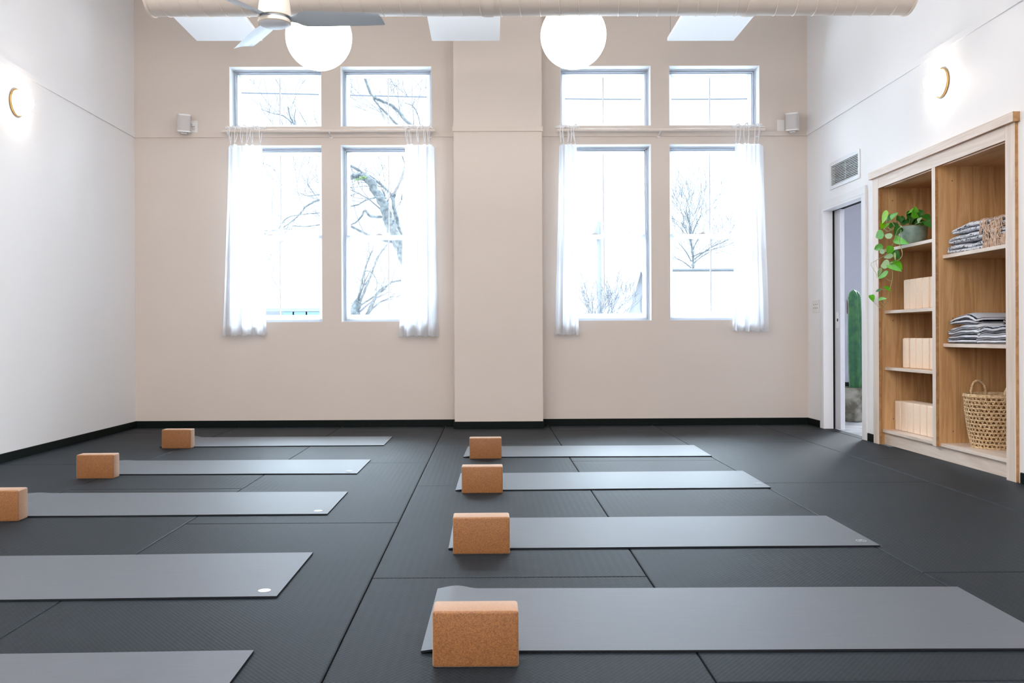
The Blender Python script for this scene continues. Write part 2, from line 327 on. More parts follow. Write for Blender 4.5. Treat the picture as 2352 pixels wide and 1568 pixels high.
# ------------------------------------------------------------------ setting: floor of wall-to-wall mats
def slab(bm, x0, x1, y0, y1, z=0, t=.03, g=.0016, c=.005):
    def ring(i, zz): return [bm.verts.new(p) for p in ((x0+i,y0+i,zz),(x1-i,y0+i,zz),(x1-i,y1-i,zz),(x0+i,y1-i,zz))]
    R = [ring(g, z-t), ring(g, z-c*.8), ring(g+c*.3, z-c*.25), ring(g+c, z)]
    for A, Q in zip(R, R[1:]):
        for k in range(4): bm.faces.new((A[k], A[(k+1)%4], Q[(k+1)%4], Q[k]))
    bm.faces.new(R[-1])
bm = bmesh.new()
xs = [XL, -2.43, -1.432, -.43, .57, 1.585, 2.60, XR]
for i in range(len(xs)-1):
    ys = [YN]; y = (6.33, 5.29, 6.33, 5.345, 6.36, 5.375, 6.355)[i] - 4*2.03
    while y < B:
        if y > YN+.2: ys.append(y)
        y += 2.03
    if B-ys[-1] < .15: ys.pop()
    ys.append(B)
    for a, b in zip(ys, ys[1:]): slab(bm, xs[i], xs[i+1], a, b)
slab(bm, XR, XR+.0905, 7.535, 8.44)
box(bm, XL-.3, XR+.2, YN-.3, B+.3, -.12, -.0305)
struct('floor', bm, M_FLOOR)

# ------------------------------------------------------------------ walls
def wall_holes(axis, v, th, a0, a1, z0, z1, holes):
    """wall in plane axis=v, thickness th (signed, away from the room), spanning a0..a1 x z0..z1 with rectangular holes"""
    A = sorted({a0, a1, *[h[0] for h in holes], *[h[1] for h in holes]}); Z = sorted({z0, z1, *[h[2] for h in holes], *[h[3] for h in holes]})
    bm = bmesh.new()
    P = lambda a, d, z: (v+d, a, z) if axis == 0 else (a, v+d, z)
    def quad(*p): bm.faces.new([bm.verts.new(q) for q in p])
    def hole(a, z): return any(h[0] < a < h[1] and h[2] < z < h[3] for h in holes)
    for i in range(len(A)-1):
        for j in range(len(Z)-1):
            if hole((A[i]+A[i+1])/2, (Z[j]+Z[j+1])/2): continue
            for d in (0, th): quad(P(A[i],d,Z[j]), P(A[i+1],d,Z[j]), P(A[i+1],d,Z[j+1]), P(A[i],d,Z[j+1]))
    for h in holes:
        a, b, c, d = h
        quad(P(a,0,c),P(a,th,c),P(a,th,d),P(a,0,d)); quad(P(b,0,c),P(b,th,c),P(b,th,d),P(b,0,d))
        quad(P(a,0,d),P(a,th,d),P(b,th,d),P(b,0,d)); quad(P(a,0,c),P(a,th,c),P(b,th,c),P(b,0,c))
    for a in (a0, a1): quad(P(a,0,z0),P(a,th,z0),P(a,th,z1),P(a,0,z1))
    quad(P(a0,0,z1),P(a0,th,z1),P(a1,th,z1),P(a1,0,z1)); quad(P(a0,0,z0),P(a0,th,z0),P(a1,th,z0),P(a1,0,z0))
    bmesh.ops.remove_doubles(bm, verts=bm.verts[:], dist=1e-5)
    return bm
WX = [(-2.508,-1.617), (-1.432,-.550), (.702,1.580), (1.760,2.640)]
ZU, ZL = (2.908, 3.490), (1.014, 2.728)
holes = [(a, b, *ZU) for a, b in WX] + [(a, b, *ZL) for a, b in WX]
struct('wall_back', wall_holes(1, B, .30, XL-.2, XR+.2, -.1, ZC+.1, holes), M_BACK)
struct('wall_left', mbox(XL-.2, XL, YN-.2, B+.3, -.1, ZC+.1), M_WALL)
DY0, DY1, DZ = 7.545, 8.44, 2.022                     # doorway
CY0, CY1, CZ1 = 5.36, 7.30, 2.09                      # cabinet niche
struct('wall_right', wall_holes(0, XR, .14, YN-.2, B+.3, -.1, ZC+.1, [(DY0, DY1, -.031, DZ+.04), (CY0, CY1, -.05, CZ1), (7.64, 8.25, 2.21, 2.39)]), M_WALL)
struct('wall_front', mbox(XL-.2, XR+.2, YN-.2, YN, -.1, ZC+.1), M_WALL)
struct('ceiling', mbox(XL-.2, XR+.4, YN-.2, B+.3, ZC, ZC+.2), M_CEIL)
PX0, PX1, PY = -.330, .505, 8.645
struct('wall_pillar', mbox(PX0, PX1, PY, B, 0, ZC), M_BACK)

# baseboards
bh, bt = .0635, .012
struct('baseboard_left', mbox(XL, XL+bt, YN, B, 0, bh, .003), M_BASE)
for n, a, b in (('baseboard_back_left', XL, PX0), ('baseboard_back_right', PX1, XR)):
    struct(n, mbox(a, b, B-bt, B, 0, bh, .003), M_BASE)
bm = mbox(PX0-bt, PX1+bt, PY-bt, PY, 0, bh, .003); box(bm, PX0-bt, PX0, PY, B, 0, bh-.002); box(bm, PX1, PX1+bt, PY, B, 0, bh-.002)
struct('baseboard_pillar', bm, M_BASE)
for n, a, b in (('baseboard_right_corner', 8.52, B), ('baseboard_right_middle', 7.33, 7.465), ('baseboard_right_near', YN, 5.31)):
    struct(n, mbox(XR-bt, XR, a, b, 0, bh, .003), M_BASE)
# picture rail
t0, t1, tt = 2.803, 2.850, .011
struct('trim_left', mbox(XL, XL+tt, YN, B, t0, t1, .002), M_WALL)
struct('trim_right', mbox(XR-tt, XR, YN, B, t0, t1, .002), M_WALL)
struct('trim_back_left', mbox(XL, PX0, B-tt, B, t0, t1, .002), M_BACK)
struct('trim_back_right', mbox(PX1, XR, B-tt, B, t0, t1, .002), M_BACK)
struct('trim_pillar', mbox(PX0-tt, PX1+tt, PY-tt, PY, t0, t1, .002), M_BACK)

# ------------------------------------------------------------------ windows
def rect_frame(bm, x0, x1, z0, z1, y0, y1, w, wb=None):
    wb = w if wb is None else wb
    box(bm, x0, x0+w, y0, y1, z0, z1); box(bm, x1-w, x1, y0, y1, z0, z1)
    box(bm, x0+w, x1-w, y0, y1, z1-w, z1); box(bm, x0+w, x1-w, y0, y1, z0, z0+wb)
def bev(bm, w=.002):
    bmesh.ops.bevel(bm, geom=bm.edges[:], offset=w, segments=1, affect='EDGES'); return bm
FY = B+.125
def window(n, x0, x1, z0, z1, hung):
    bm = bmesh.new(); rect_frame(bm, x0, x1, z0, z1, FY, FY+.10, .016); rect_frame(bm, x0+.016, x1-.016, z0+.016, z1-.016, FY+.03, FY+.11, .012)
    w = struct(f'window_{n}', bm, M_WIN)
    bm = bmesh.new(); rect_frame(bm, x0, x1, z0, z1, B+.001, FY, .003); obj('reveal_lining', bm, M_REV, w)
    xm = (x0+x1)/2; a, b = x0+.028, x1-.028
    def sash(y, c, d, rail):
        bm = bmesh.new(); rect_frame(bm, a, b, c, d, y, y+.035, .030, rail); s = obj('sash', bev(bm), M_WIN, w)
        bm = mbox(xm-.0055, xm+.0055, y+.011, y+.024, c+rail, d-.03, .002); obj('muntin', bm, M_MUNT, s)
        bm = bmesh.new(); box(bm, a+.028, b-.028, y+.016, y+.0185, c+rail-.002, d-.028); obj('window_pane', bm, M_GLASS, s)
        return s
    if not hung: sash(FY+.055, z0+.028, z1-.028, .03)
    else:
        zm = z0+.837
        s = sash(FY+.035, z0+.028, zm+.02, .045); sash(FY+.072, zm-.02, z1-.028, .04)
        k = xm+(.10 if n % 2 else -.09)
        bm = mbox(k-.032, k+.032, FY+.02, FY+.05, zm+.018, zm+.030, .005); box(bm, k-.012, k+.022, FY+.012, FY+.03, zm+.026, zm+.034)
        obj('sash_lock', bm, M_PLATE, s)
for i, (a, b) in enumerate(WX):
    window(2*i+1, a, b, *ZU, False); window(2*i+2, a, b, *ZL, True)

# ------------------------------------------------------------------ doorway in the right wall, pocket door, hallway beyond
bm = bmesh.new(); cx0 = XR-.018
box(bm, cx0, XR, DY0-.072, DY0-.004, 0, DZ+.005); box(bm, cx0, XR, DY1+.004, DY1+.078, 0, DZ+.005); box(bm, cx0, XR, DY0-.072, DY1+.078, DZ+.005, DZ+.073)
struct('trim_door', bev(bm, .0025), M_WHITE)
bm = bmesh.new()
box(bm, cx0+.002, XR+.074, DY1-.012, DY1+.004, 0, DZ+.004); box(bm, cx0+.002, XR+.074, DY0-.004, DY0+.012, 0, DZ+.004); box(bm, cx0+.002, XR+.074, DY0+.012, DY1-.012, DZ-.012, DZ+.039)
box(bm, XR+.137, XR+.142, DY0-.004, DY0+.006, -.03, DZ+.04)
struct('trim_jamb', bm, M_WHITE)
bm = bmesh.new(); box(bm, XR+.0742, XR+.1395, DY0, DY1, DZ-.006, DZ+.038); box(bm, XR+.0742, XR+.091, DY1-.012, DY1+.003, 0, DZ-.006)
struct('trim_track_shade', bm, M_DARK)  # dark strips paint the shade inside the pocket door slot
DX = XR+.0915
d = struct('door_1', mbox(DX, DX+.042, 8.300, 8.434, .004, DZ-.010, .002), M_DOOR)
obj('flush_pull', mbox(DX-.0015, DX+.003, 8.335, 8.395, .93, 1.075, .001), M_WHITE, d)
bm = bmesh.new(); lathe(bm, [(0,-.004),(.013,-.004),(.016,-.001),(.016,.003)], (DX, 8.358, 1.003), 16, 'X'); obj('thumb_turn', bm, M_SLOT, d, smooth=True)
HX, HY = 7.2, 14.6
def prism(poly, z0, z1):
    bm = bmesh.new(); lo = [bm.verts.new((x, y, z0)) for x, y in poly]; hi = [bm.verts.new((x, y, z1)) for x, y in poly]; n = len(poly)
    for i in range(n): bm.faces.new((lo[i], lo[(i+1)%n], hi[(i+1)%n], hi[i]))
    bm.faces.new(lo[::-1]); bm.faces.new(hi); return bm
SX = 5.25                                   # the hallway widens beyond the window wall; its outer wall runs at a slant
struct('floor_hallway', prism([(XR+.091,7.34),(HX,7.34),(HX,HY),(SX,HY),(3.32,9.2),(XR+.091,9.0)], -.12, -.029), M_HALLF)
struct('wall_hallway_far', mbox(SX-.2, HX+.2, HY, HY+.2, -.1, 3.1), M_HALLW)
struct('wall_hallway_right', mbox(HX, HX+.2, 7.2, HY, -.1, 3.1), M_HALLW)
struct('wall_hallway_left', prism([(XR+.139,B+.1),(3.32,9.2),(SX,HY),(SX-.18,HY+.05),(3.16,9.22),(XR+.1,B+.2)], -.1, 3.1), M_HALLW)
struct('wall_hallway_near', mbox(XR+.139, HX+.2, 7.32, 7.34, -.1, 3.1), M_HALLW)
struct('ceiling_hallway', prism([(XR+.1,7.2),(HX+.2,7.2),(HX+.2,HY+.2),(SX-.18,HY+.2),(3.16,9.2),(XR+.1,9.0)], 3.0, 3.2), M_CEIL)
struct('baseboard_hallway_far', mbox(SX+.01, HX, HY-.012, HY, -.03, .10, .003), M_BASE)
struct('baseboard_hallway_right', mbox(HX-.012, HX, 7.34, HY-.012, -.03, .10, .003), M_BASE)

# potted cactus in the hallway
pc = atZ(1958, 967, -.029); pc = Vector((pc.x, pc.y+.02, -.029))
t = thing('potted_cactus', 'tall green column cactus in weathered concrete pot, seen through the doorway', 'plant', pc)
bm = bmesh.new(); lathe(bm, [(0,0),(.105,0),(.118,.012),(.125,.10),(.150,.20),(.152,.345),(.146,.352),(.138,.345),(.136,.325)], pc, 36); obj('pot', bm, M_CONC, t, pc, smooth=True, angle=50)
bm = bmesh.new(); lathe(bm, [(0,.333),(.06,.335),(.137,.322)], pc, 24); obj('soil', bm, M_SOIL, t, pc, smooth=True)
bm = bmesh.new(); cc = pc+Vector((.045, .0, .325)); rings = []; N = 40; HC = 1.04
for j in range(41):
    s = j/40; r = .066*(.86+.2*math.sin(PI*min(1, s*1.1+.1)))*(1 if s < .9 else math.sqrt(max(0, 1-((s-.9)/.1)**2))*.96+.03)
    rings.append([bm.verts.new(cc+Vector((math.cos(2*PI*k/N)*r*(1+.42*abs(math.cos(2.5*2*PI*k/N+.7))**1.8-.22)-.02*s*s, math.sin(2*PI*k/N)*r*(1+.42*abs(math.cos(2.5*2*PI*k/N+.7))**1.8-.22), s*HC))) for k in range(N)])
for A, Q in zip(rings, rings[1:]):
    for k in range(N): bm.faces.new((A[k], A[(k+1)%N], Q[(k+1)%N], Q[k]))
bm.faces.new(rings[-1])
ct = obj('cactus_column', bm, M_CACT, t, pc, smooth=True)
bm = bmesh.new()
for k in range(5):
    a = 2*PI*(k+.0)/5-.28
    for j in range(44):
        s = (j+.5)/46; r = .0665*(.86+.2*math.sin(PI*min(1, s*1.1+.1)))
        p = cc+Vector((math.cos(a)*r*1.19-.02*s*s, math.sin(a)*r*1.19, s*HC*.97))
        bmesh.ops.create_icosphere(bm, subdivisions=1, radius=.0035, matrix=Matrix.Translation(p))
sp = obj('spines', bm, plain('cactus areole', (.10,.12,.06), .8, .1, noise=.2), ct, pc); sp['kind'] = 'stuff'
bm = bmesh.new()
for a, l, lean in ((2.6,.22,.5),(3.6,.16,.7),(1.6,.17,.6)):
    bs = pc+Vector((-.085,-.02,.33)); dr = Vector((math.cos(a)*lean, math.sin(a)*lean, 1)).normalized(); sd = dr.cross(Vector((0,1,0))).normalized()
    vs = [bm.verts.new(bs+dr*l*s+sd*w+Vector((0,-.006*(1-s),0))*(1 if abs(w)<1e-4 else 0)) for s, w in ((0,-.018),(.35,-.02),(1,0),(.35,.02),(0,.018),(.3,0))]
    bm.faces.new((vs[0],vs[5],vs[2],vs[1])); bm.faces.new((vs[5],vs[4],vs[3],vs[2]))
obj('side_leaf', bm, M_LEAF2, t, pc)
p = atY(1955, 705, HY); t = thing('fire_alarm', 'red wall alarm box half hidden behind the column cactus', 'alarm', (p.x, HY, p.z-.12))
obj('housing', mbox(p.x-.07, p.x+.07, HY-.05, HY, p.z-.11, p.z+.115, .012, 3), M_RED, t, (p.x, HY, p.z-.12))
bm = bmesh.new(); lathe(bm, [(0,-.058),(.02,-.056),(.03,-.048)], (p.x, HY, p.z+.04), 16, 'Y'); obj('strobe_lens', bm, M_PLATE, t, (p.x, HY, p.z-.12), smooth=True)

# ------------------------------------------------------------------ right wall fittings
y0, y1, z0, z1 = 7.61, 8.282, 2.178, 2.42
o = (XR, 7.95, 2.3); t = thing('vent_grille', 'white framed metal air vent with horizontal louvres above the doorway', 'vent', o)
bm = bmesh.new(); f = .034
for a in ((y0,y0+f,z0,z1),(y1-f,y1,z0,z1),(y0+f,y1-f,z0,z0+f),(y0+f,y1-f,z1-f,z1)): box(bm, XR-.008, XR, *a)
obj('frame', bev(bm, .002), M_METAL, t, o)
bm = bmesh.new(); nl = 12
for k in range(nl):
    z = z0+f+(z1-z0-2*f)*(k+.5)/nl
    box(bm, XR-.004, XR+.011, y0+f, y1-f, z-.0021, z+.0021)
box(bm, XR+.004, XR+.008, 7.94, 7.948, z0+f, z1-f)
obj('louvre', bm, M_METAL, t, o)
obj('duct_box', mbox(XR+.03, XR+.04, y0+f-.002, y1-f+.002, z0+f-.002, z1-f+.002), M_VENTB, t, o)

p0, p1 = atX(1867.5, 689, XR), atX(1882.5, 717, XR); o = (XR, (p0.y+p1.y)/2, (p0.z+p1.z)/2)
t = thing('light_switch', 'white three gang light switch plate beside the doorway', 'switch', o)
obj('plate', mbox(XR-.007, XR, o[1]-.085, o[1]+.085, o[2]-.06, o[2]+.06, .003), M_PLATE, t, o)
for k in (-1, 0, 1):
    y = o[1]+k*.046
    obj('toggle', mbox(XR-.018, XR-.006, y-.005, y+.005, o[2]-.012, o[2]+.004, .002), M_PLATE, t, o)
    for dz in (-.018, .016): obj('toggle_slot', mbox(XR-.008, XR-.006, y-.007, y+.007, o[2]+dz-.003, o[2]+dz+.003), M_SLOT, t, o)

def sconce(x, y, z, s, label):
    t = thing('wall_sconce', label, 'wall lamp', (x, y, z), 'globe wall lamps'); o = (x, y, z)
    bm = bmesh.new(); lathe(bm, [(0,0),(.098,0),(.100,s*.004),(.100,s*.014),(.096,s*.018),(.06,s*.018)], o, 40, 'X'); obj('back_plate', bm, M_BRASS, t, o, smooth=True, angle=40)
    bm = bmesh.new(); R = .093; prof = [(.088, .016)]
    for k in range(1, 15):
        a = PI*.5*k/14*1.0; prof.append((R*math.cos(a*.99)*.97, .016+.105*math.sin(a)))
    prof.append((0, .1212)); lathe(bm, [(r, s*h) for r, h in prof], o, 32, 'X'); obj('globe_shade', bm, M_SCONCE, t, o, smooth=True)
p = atX(2160, 190, XR-.012); sconce(XR, p.y, p.z, -1, 'lit white globe wall lamp with brass ring above the oak shelving')
p = atX(41, 236, XL+.012); sconce(XL, p.y, p.z, 1, 'lit white globe wall lamp with brass ring on the bare left wall')

# speakers and outlets on the window wall
def speaker(px, py, rz, tilt, label, side):
    c = atY(px, py, B-.105); o = Vector((c.x, c.y, c.z)); t = thing('wall_speaker', label, 'speaker', o, 'wall speakers')
    w, dp, h = .062, .060, .083
    def rbox(hh0, hh1, k=1.0):
        bm = bmesh.new(); ring = []
        n = 28
        for zz in (hh0, hh1):
            r = []
            for i in range(n):
                a = 2*PI*i/n; e = .55
                cx, sy = math.cos(a), math.sin(a)
                r.append(bm.verts.new((math.copysign(abs(cx)**e, cx)*w*k, math.copysign(abs(sy)**e, sy)*dp*k, zz)))
            ring.append(r)
        for i in range(n): bm.faces.new((ring[0][i], ring[0][(i+1)%n], ring[1][(i+1)%n], ring[1][i]))
        bm.faces.new(ring[1]); bm.faces.new(ring[0][::-1]); return bm
    R = Matrix.Rotation(rz, 4, 'Z') @ Matrix.Rotation(tilt, 4, 'X')
    def put(name, bm, m, **k):
        bm.transform(R); return obj(name, bm, m, t, (0,0,0), **k)
    put('housing', rbox(-h+.012, h-.012, .985), M_SPK, smooth=True, angle=60)
    bm = rbox(-h+.013, h-.013, 1.008); bmesh.ops.recalc_face_normals(bm, faces=bm.faces[:]); bm.normal_update()
    bmesh.ops.delete(bm, geom=[f for f in bm.faces if f.normal.y > -.35 and abs(f.normal.z) < .5 or abs(f.normal.z) > .5 or f.calc_center_median().y > -.02], context='FACES')
    put('grille', bm, M_GRILLE, smooth=True)
    put('top_cap', rbox(h-.012, h, 1.0), M_SPK, smooth=True, angle=50)
    put('bottom_cap', rbox(-h, -h+.012, 1.0), M_SPK, smooth=True, angle=50)
    bm = mbox(-.028, .028, -.012, .05, -h-.016, -h-.001, .003); put('mount_foot', bm, M_WHITE)
    bm = bmesh.new(); tube(bm, [(0,.045,-h-.008),(0,.075,-.03)], .011, 10); box(bm, -.03, .03, B-o.y-.008, B-o.y-.0005, -.075, .03)
    obj('wall_bracket', bm, M_WHITE, t, (0,0,0))
    return t, o
def outlet(px, py, label, duplex):
    c = atY(px, py, B); o = (c.x, B, c.z); t = thing('wall_outlet', label, 'outlet', o)
    obj('plate', mbox(c.x-.036, c.x+.036, B-.006, B, c.z-.058, c.z+.058, .002), M_PLATE, t, o)
    if duplex:
        for dz in (-.024, .02):
            bm = bmesh.new(); lathe(bm, [(0,-.009),(.014,-.009),(.0155,-.006)], (c.x, B, c.z+dz), 20, 'Y'); s = obj('socket', bm, M_PLATE, t, o, smooth=True, angle=40)
            bm = bmesh.new()
            for dx in (-.006, .006): box(bm, c.x+dx-.0015, c.x+dx+.0015, B-.0098, B-.0088, c.z+dz-.004, c.z+dz+.006)
            obj('slot', bm, M_SLOT, s, o)
    else:
        for dz in (-.042, .042):
            bm = bmesh.new(); lathe(bm, [(0,-.008),(.003,-.008),(.004,-.006)], (c.x, B, c.z+dz), 10, 'Y'); obj('screw', bm, M_SPK, t, o, smooth=True)
t, so = speaker(422.5, 283, .42, .16, 'small white speaker tilted on a bracket between left corner and window', -1)
c = atY(445.5, 291, B); outlet(445.5, 291, 'white two socket outlet plate with speaker plug beside the left speaker', True)
bm = bmesh.new(); box(bm, c.x-.014, c.x+.012, B-.035, B-.0095, c.z-.002, c.z+.026)
tube(bm, smooth_path([(c.x-.003,B-.034,c.z+.012),(c.x-.015,B-.06,c.z+.03),(c.x-.033,B-.05,c.z+.055),(c.x-.05,B-.04,c.z+.05),(c.x-.05,B-.05,c.z-.04),(so.x+.03,B-.06,so.z-.088)]), .004, 6)
obj('power_cord', bm, M_SPK, t, so)
t, so = speaker(1819.5, 280, -.42, .14, 'small white speaker on a bracket beside the right wall corner', 1)
outlet(1793, 289, 'blank white wall plate beside the right speaker', False)

# ------------------------------------------------------------------ curtain rods and tie-top sheer curtains
RY, RZ = B-.088, 2.846
def rod(pa, pb, pm, label):
    a = atY(pa[0], pa[1], RY); b = atY(pb[0], pb[1], RY); o = ((a.x+b.x)/2, RY, RZ); t = thing('curtain_rod', label, 'curtain rod', o, 'curtain rods')
    bm = bmesh.new(); tube(bm, [(a.x,RY,RZ),(b.x,RY,RZ)], .0155, 16); obj('dowel', bm, M_ROD, t, o, smooth=True, angle=40)
    m = atY(pm, 310, RY)
    for x in (a.x+.05, m.x, b.x-.05):
        bm = bmesh.new(); tube(bm, [(x,B,RZ-.035),(x,RY+.01,RZ-.028),(x,RY-.008,RZ-.019)], .007, 8); lathe(bm, [(0,-.008),(.02,-.008),(.022,0)], (x,B,RZ-.035), 16, 'Y')
        tube(bm, [(x,RY+.019*math.cos(q),RZ+.019*math.sin(q)) for q in [PI*(1+k/8) for k in range(9)]], .006, 6)
        obj('bracket', bm, M_WHITE, t, o, smooth=True, angle=40)
    return a.x, b.x
rod((511,306),(999,306),757,'pale wooden curtain rod across the tree-view window pair'); rod((1280,306),(1757,304),1516,'pale wooden curtain rod across the window pair beyond the pillar')
def curtain(pb0, pb1, yb, pt0, pt1, folds, seed, label, ntie):
    R = random.Random(seed); zb = atY(pb0, yb, RY).z; zt = 2.722
    xb0, xb1, xt0, xt1 = atY(pb0,yb,RY).x, atY(pb1,yb,RY).x, atY(pt0,335,RY).x, atY(pt1,335,RY).x
    o = Vector(((xb0+xb1)/2, RY, zb)); t = thing('sheer_curtain', label, 'curtain', o, 'sheer tie-top curtains')
    NU, NV = 120, 40; bm = bmesh.new(); g = []
    ph = [R.uniform(0, 6.28) for _ in range(5)]; am = [R.uniform(.5,1.1) for _ in range(5)]
    ties = [(k+.35+R.uniform(-.12,.12))/ntie for k in range(ntie)]
    for j in range(NV+1):
        v = j/NV; row = []                       # v 0 = bottom, 1 = top
        e = (1-v)**1.6
        for i in range(NU+1):
            u = i/NU; w = u+.030*math.sin(2*PI*folds*u+ph[0])+.012*math.sin(2*PI*folds*2.3*u+ph[1]+1.5*v)
            x0 = xt0+(xb0-xt0)*(1-v)**1.3; x1 = xt1+(xb1-xt1)*(1-v)**1.3
            x = x0+(x1-x0)*w
            y = RY+(.018+.016*e)*(am[0]*math.sin(2*PI*folds*u+ph[2]+.5*math.sin(2*v+ph[1]))+.45*am[1]*math.sin(2*PI*folds*1.9*u+ph[3]-.8*v))+.004*math.sin(40*u+9*v)
            y = min(y, B-.012)
            z = zb+(zt-zb)*v
            if v > .86:
                dmin = min(abs(u-q) for q in ties); z -= (v-.86)/.14*.035*min(1, (dmin*ntie*2)**1.3)
            if j == 0: z += .006*math.sin(2*PI*folds*u*1.3+ph[4])+R.uniform(-.002,.002)
            row.append(bm.verts.new((x, y, z)))
        g.append(row)
    tops = []
    for q in ties:
        i = min(NU, max(0, round(q*NU))); tops.append(g[NV][i].co.copy())
    for j in range(NV):
        for i in range(NU): bm.faces.new((g[j][i], g[j][i+1], g[j+1][i+1], g[j+1][i]))
    obj('curtain_panel', bm, M_SHEER, t, o, smooth=True)
    for p in tops:                               # cords up to the rod, knot and bow on top
        bm = bmesh.new(); x = p.x+R.uniform(-.012,.012)
        tube(bm, smooth_path([p, (x-.006,RY-.018,RZ-.05), (x-.004,RY-.0185,RZ), (x,RY-.006,RZ+.019), (x+.004,RY+.0185,RZ), (x+.006,RY+.016,RZ-.05), p], 4), .0042, 6)
        kx, kz = x, RZ+.021; a0 = R.uniform(-.5,.5)
        for s in (-1, 1):
            l = R.uniform(.035,.055); a = a0+s*R.uniform(.15,.5) + (0 if s > 0 else PI)
            dx, dz = math.cos(a)*l, abs(math.sin(a))*l*.8+.004
            tube(bm, smooth_path([(kx,RY-.008,kz),(kx+dx*.6-.004*s,RY-.016,kz+dz*.75+.008),(kx+dx,RY-.012,kz+dz),(kx+dx*.7,RY-.004,kz+dz*.5-.003),(kx,RY-.006,kz)], 4), .0052, 6)
            tl = R.uniform(.03,.06); tube(bm, smooth_path([(kx,RY-.008,kz),(kx+s*tl*.6,RY-.016,kz+.004+R.uniform(0,.012)),(kx+s*tl,RY-.02,kz+R.uniform(-.012,.012))], 4), .0045, 6)
        bmesh.ops.create_icosphere(bm, subdivisions=1, radius=.010, matrix=Matrix.Translation((kx,RY-.008,kz)))
        obj('tie', bm, M_TIE, t, o, smooth=True)
curtain(511,612,770,523,604,3.6,1,'sheer white tie-top curtain, leftmost of four, beside the left speaker',6)
curtain(917,1003,772,930,996,3.2,2,'sheer white tie-top curtain hanging just left of the pillar over the tree view',5)
curtain(1272,1331,768,1284,1326,2.6,3,'narrow bunched sheer white curtain hanging just right of the pillar',5)
curtain(1681,1764,760,1686,1750,3.0,4,'sheer white tie-top curtain nearest the doorway and right wall',6)

# ------------------------------------------------------------------ ceiling things: duct, fan, globes, panels
DUY, DUR = 5.5, .178; DUZ = 2.984
xa, xb = atY(345, 38, DUY).x, atY(2088, 33, DUY).x; o = Vector(((xa+xb)/2, DUY, DUZ))
t = thing('ventilation_duct', 'cream painted round spiral duct running overhead across the room', 'duct', o)
bm = bmesh.new(); lathe(bm, [(0,xa+.03),(DUR-.012,xa+.03),(DUR-.012,xa),(DUR,xa),(DUR,xb),(DUR-.012,xb),(DUR-.012,xb-.03),(0,xb-.03)], (0,DUY,DUZ), 64, 'X'); obj('pipe', bm, M_DUCT, t, o, smooth=True, angle=40)
bm = bmesh.new(); pitch = .118; n = int((xb-xa)/pitch); pts = [(xa+pitch*(k/40)+.01, DUY+(DUR+.0005)*math.cos(2*PI*k/40), DUZ+(DUR+.0005)*math.sin(2*PI*k/40)) for k in range(40*n)]
tube(bm, pts, .0035, 6); obj('spiral_seam', bm, M_DUCT, t, o, smooth=True)
for x in (xa+.006, atY(1122,30,DUY).x, atY(1722,30,DUY).x, xb-.006):
    bm = bmesh.new(); w = .006 if abs(x-xa) < .1 or abs(x-xb) < .1 else .03
    lathe(bm, [(DUR-.002,x-w),(DUR+.006,x-w),(DUR+.007,x),(DUR+.006,x+w),(DUR-.002,x+w)], (0,DUY,DUZ), 64, 'X'); obj('coupling_ring', bm, M_DUCT, t, o, smooth=True, angle=40)
for x in (xa+.6, 0.2, xb-.7):
    bm = bmesh.new(); tube(bm, [(x,DUY,DUZ+DUR),(x,DUY,ZC)], .004, 6); obj('hanger_rod', bm, M_WIRE, t, o)

fc = atY(630.5, 49, 4.7); FX, FYy, FZ = fc.x, 4.7, fc.z; o = Vector((FX, FYy, FZ))
t = thing('ceiling_fan', 'modern three blade ceiling fan with grey blades and cream housing', 'ceiling fan', o)
bm = bmesh.new(); lathe(bm, [(.060,.018),(.0845,.020),(.0860,.028),(.0835,.045),(.079,.085),(.072,.12),(.058,.155),(.036,.178),(.018,.186),(.0155,.19),(.0155,ZC-FZ-.06)], o, 48); obj('motor_housing', bm, M_FANH, t, o, smooth=True, angle=50)
bm = bmesh.new(); lathe(bm, [(0,-.030),(.03,-.029),(.06,-.024),(.078,-.016)], o, 48); obj('light_lens', bm, M_FANC, t, o, smooth=True)
bm = bmesh.new(); lathe(bm, [(.076,-.0165),(.083,-.012),(.0845,-.002),(.081,.006),(.04,.007)], o, 48); obj('cap_ring', bm, M_FANH, t, o, smooth=True, angle=40)
bm = bmesh.new(); lathe(bm, [(.072,.005),(.072,.022)], o, 40); obj('rotor_hub', bm, M_FANB, t, o, smooth=True)
bm = bmesh.new(); lathe(bm, [(.0155,ZC-FZ-.065),(.05,ZC-FZ-.06),(.068,ZC-FZ-.03),(.068,ZC-FZ)], o, 32); obj('ceiling_canopy', bm, M_FANH, t, o, smooth=True)
for k in range(3):
    a = math.radians(1.5+120*k); dr = Vector((math.cos(a), math.sin(a), 0)); sd = Vector((math.sin(a), -math.cos(a), 0))
    bm = bmesh.new(); rows = []
    for s, hw, pit, off in ((.055,.040,5,0),(.085,.036,6,0),(.11,.040,11,.0),(.135,.055,16,.002),(.16,.064,17,.004),(.25,.064,16,.004),(.36,.061,15,.004),(.46,.058,14,.003),(.535,.054,13,.002),(.562,.047,13,-.004)):
        r = math.radians(pit); row = []
        for u in (-1,-.6,-.2,.2,.6,1):
            q = dr*(s - (.012*(u+1) if s > .55 else 0)) + sd*(hw*u*math.cos(r)+off) + Vector((0,0,.0125+hw*u*math.sin(r)+.006*(1-u*u)))
            row.append(bm.verts.new(o+q))
        rows.append(row)
    for A, Q in zip(rows, rows[1:]):
        for i in range(5): bm.faces.new((A[i], A[i+1], Q[i+1], Q[i]))
    ex = bmesh.ops.solidify(bm, geom=bm.faces[:], thickness=.005)
    obj('blade', bm, M_FANB, t, o, smooth=True, angle=50)

